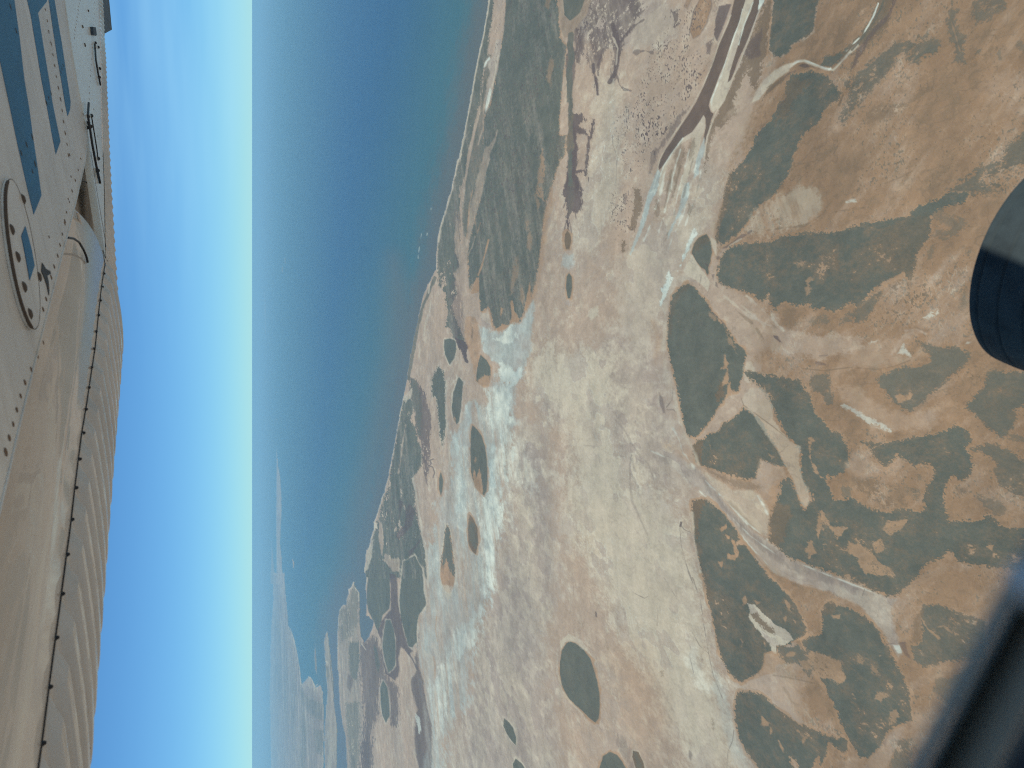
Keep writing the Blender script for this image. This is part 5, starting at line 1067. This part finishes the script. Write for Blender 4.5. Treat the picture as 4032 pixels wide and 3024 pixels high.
b = Bag(); b.add(corr("a", [(382,-120),(390,0),(397,150),(400,300),(402,420),(404,500),(408,620),(412,740),(414,850),(416,1000),(418,1020),(424,1090),(432,1160),(446,1260)], [(398,-120),(408,60),(412,160),(417,240),(420,330),(424,430),(428,520),(433,640),(439,760),(446,880),(453,1000),(461,1130),(466,1230),(472,1330),(480,1422)], .075, .006, None, 420, -.02), 0)
b.out("aileron_tail", [M_FLAP], ail)
bolts = q5([(820,1085),(852,1080),(815,1150),(845,1180),(812,1190),(915,1480),(912,1590),(885,320),(915,440),(888,400),(928,640),(925,720)])
for x, y in bolts:
    b = Bag(); b.add(dome(wp(x, y, -.006), .011, .010, -WN, 8), 0); b.out("bolt", [M_DARK], ail)
b = Bag(); b.add(tube([wp(x, y, -.018) for x, y in q5([(828,960),(820,1080),(838,1190),(862,1350),(890,1500),(920,1660)])]+[wp(x, y, -.01) for x, y in q4([(905,150),(935,290)])], .0052, 8), 0); b.out("pushrod", [M_DARK], ail)
b = Bag(); b.add(tube([wp(x, y, -.012) for x, y in q5([(855,1090),(880,1240),(905,1400),(915,1490)])], .003, 8), 0); b.out("pushrod", [M_DARK], ail)
b = Bag(); b.add(tube([wp(x, y, -.012) for x, y in q5([(885,410),(895,560),(915,680),(938,795)])], .005, 8), 0); b.out("pushrod", [M_DARK], ail)
b = Bag(); b.add(plate([q5([(868,250),(895,255),(905,330),(875,325)])], -.02, .014), 0); b.out("rod_bracket", [M_DARK], ail)
b = Bag(); b.add(tube([wp(x, y, .0) for x, y in q4([(840,0),(868,200),(900,400),(935,600),(965,780),(980,880)])], .005, 6), 0); b.out("hinge_seal", [M_DARK], ail)
# wing tip fairing hanging beyond the aileron
b = Bag(); b.add(plate([[(400,-120),(403,0),(405,90),(409,134),(441,117),(430,0),(424,-120)]], .02, .05), 0); b.out("wing_tip", [M_TIP], plane)

# main wheel below the cabin
wheel = bpy.data.objects.new("main_wheel", None); COL.objects.link(wheel); wheel.parent = plane
WC = CAMP + ray(*WHEEL_PX)*WHEEL_T
axv = Vector(WHEEL_AX).normalized()
R0, HW = WHEEL_R, WHEEL_HW
prof = []
groove = (-.5, 0.05, .55)
N1 = 44
for k in range(N1+1):                    # tread from one shoulder to the other, four grooves
    u = -1+2*k/N1; r = R0 - .035*R0*u*u - .20*R0*max(0, abs(u)-.72)**1.6/.28**1.6
    if any(abs(u-g) < .035 for g in groove): r -= .004
    prof.append((u*HW*.9, r))
side = [(HW*1.0, R0*.74), (HW*1.02, R0*.66), (HW*.95, R0*.56), (HW*.80, R0*.50), (HW*.7, R0*.47)]
prof = [(-x, r) for x, r in reversed(side)] + prof + side
u = axv.orthogonal().normalized(); w = axv.cross(u); SEG = 96
def lathe(prof, seg=SEG):
    V = [WC + axv*x + (u*math.cos(2*math.pi*s/seg)+w*math.sin(2*math.pi*s/seg))*r for s in range(seg) for x, r in prof]
    m = len(prof)
    F = [(s*m+k, s*m+k+1, ((s+1) % seg)*m+k+1, ((s+1) % seg)*m+k) for s in range(seg) for k in range(m-1)]
    return V, F
mesh_obj("tyre", *lathe(prof), [M_RUBBER], wheel, smooth=True)
mesh_obj("rim", *lathe([(-HW*.7, R0*.46), (-HW*.55, R0*.40), (-HW*.4, R0*.36), (-HW*.38, R0*.1), (-HW*.5, .001), (HW*.5, .001), (HW*.38, R0*.1), (HW*.4, R0*.36), (HW*.55, R0*.40), (HW*.7, R0*.46)]), [M_RIM], wheel, smooth=True)
leg = tube([WC - axv*HW*.6, WC - axv*.25 + Vector((0, 0, .06)), WC - axv*.75 + Vector((0, 0, .38)), WC - axv*1.1 + Vector((0, 0, .62))], [.02, .024, .03, .034], 10)
mesh_obj("landing_gear_leg", *leg, [M_PAINT], plane, smooth=True)

# cabin window frame close to the lens (out of focus)
def fp_(px, py, d): return CAMP + ray(px, py)*d
def bar(o0, o1, d0, d1, bulge=0.0, seg=6):
    """long bar between two offsets (survey px) right of the window edge"""
    A, B = Vector((4040, 2130)), Vector((3558, 3040)); t = (B-A).normalized(); nrm = Vector((-t.y, t.x)); nrm = nrm if nrm.x > 0 else -nrm
    A2, B2 = A-t*500, B+t*700
    V = []; cols = seg+1
    for P in (A2, A2.lerp(B2, .33), A2.lerp(B2, .66), B2):
        for k in range(cols):
            s = k/seg; q = P+nrm*(o0+(o1-o0)*s)
            V.append(fp_(q.x, q.y, d0+(d1-d0)*s-bulge*math.sin(math.pi*s)))
        for k in range(cols):
            s = k/seg; q = P+nrm*(o0+(o1-o0)*s)
            V.append(fp_(q.x, q.y, d0+(d1-d0)*s+.02))
    m = 2*cols; F = []
    for i in range(3):
        for k in range(seg):
            F += [(i*m+k, (i+1)*m+k, (i+1)*m+k+1, i*m+k+1), (i*m+cols+k, i*m+cols+k+1, (i+1)*m+cols+k+1, (i+1)*m+cols+k)]
        F += [(i*m, i*m+cols, (i+1)*m+cols, (i+1)*m), (i*m+seg, (i+1)*m+seg, (i+1)*m+cols+seg, i*m+cols+seg)]
    return V, F
frame = mesh_obj("window_frame", *bar(0, 75, .105, .098, .003), [M_FRAME], plane, smooth=False)
mesh_obj("door_trim", *bar(82, 330, .110, .092, .004, 10), [M_PANEL], frame)
mesh_obj("door_edge", *bar(335, 700, .112, .108, 0), [M_DARK], frame)
b = Bag(); lc = fp_(4062, 2300, .095)  # pale blob added to stand for a bright highlight on the frame
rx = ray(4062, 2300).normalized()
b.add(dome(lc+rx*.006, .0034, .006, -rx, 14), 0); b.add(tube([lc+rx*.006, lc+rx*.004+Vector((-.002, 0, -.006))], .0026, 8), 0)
b.out("highlight_blob", [M_HIGHLIGHT], frame, True)
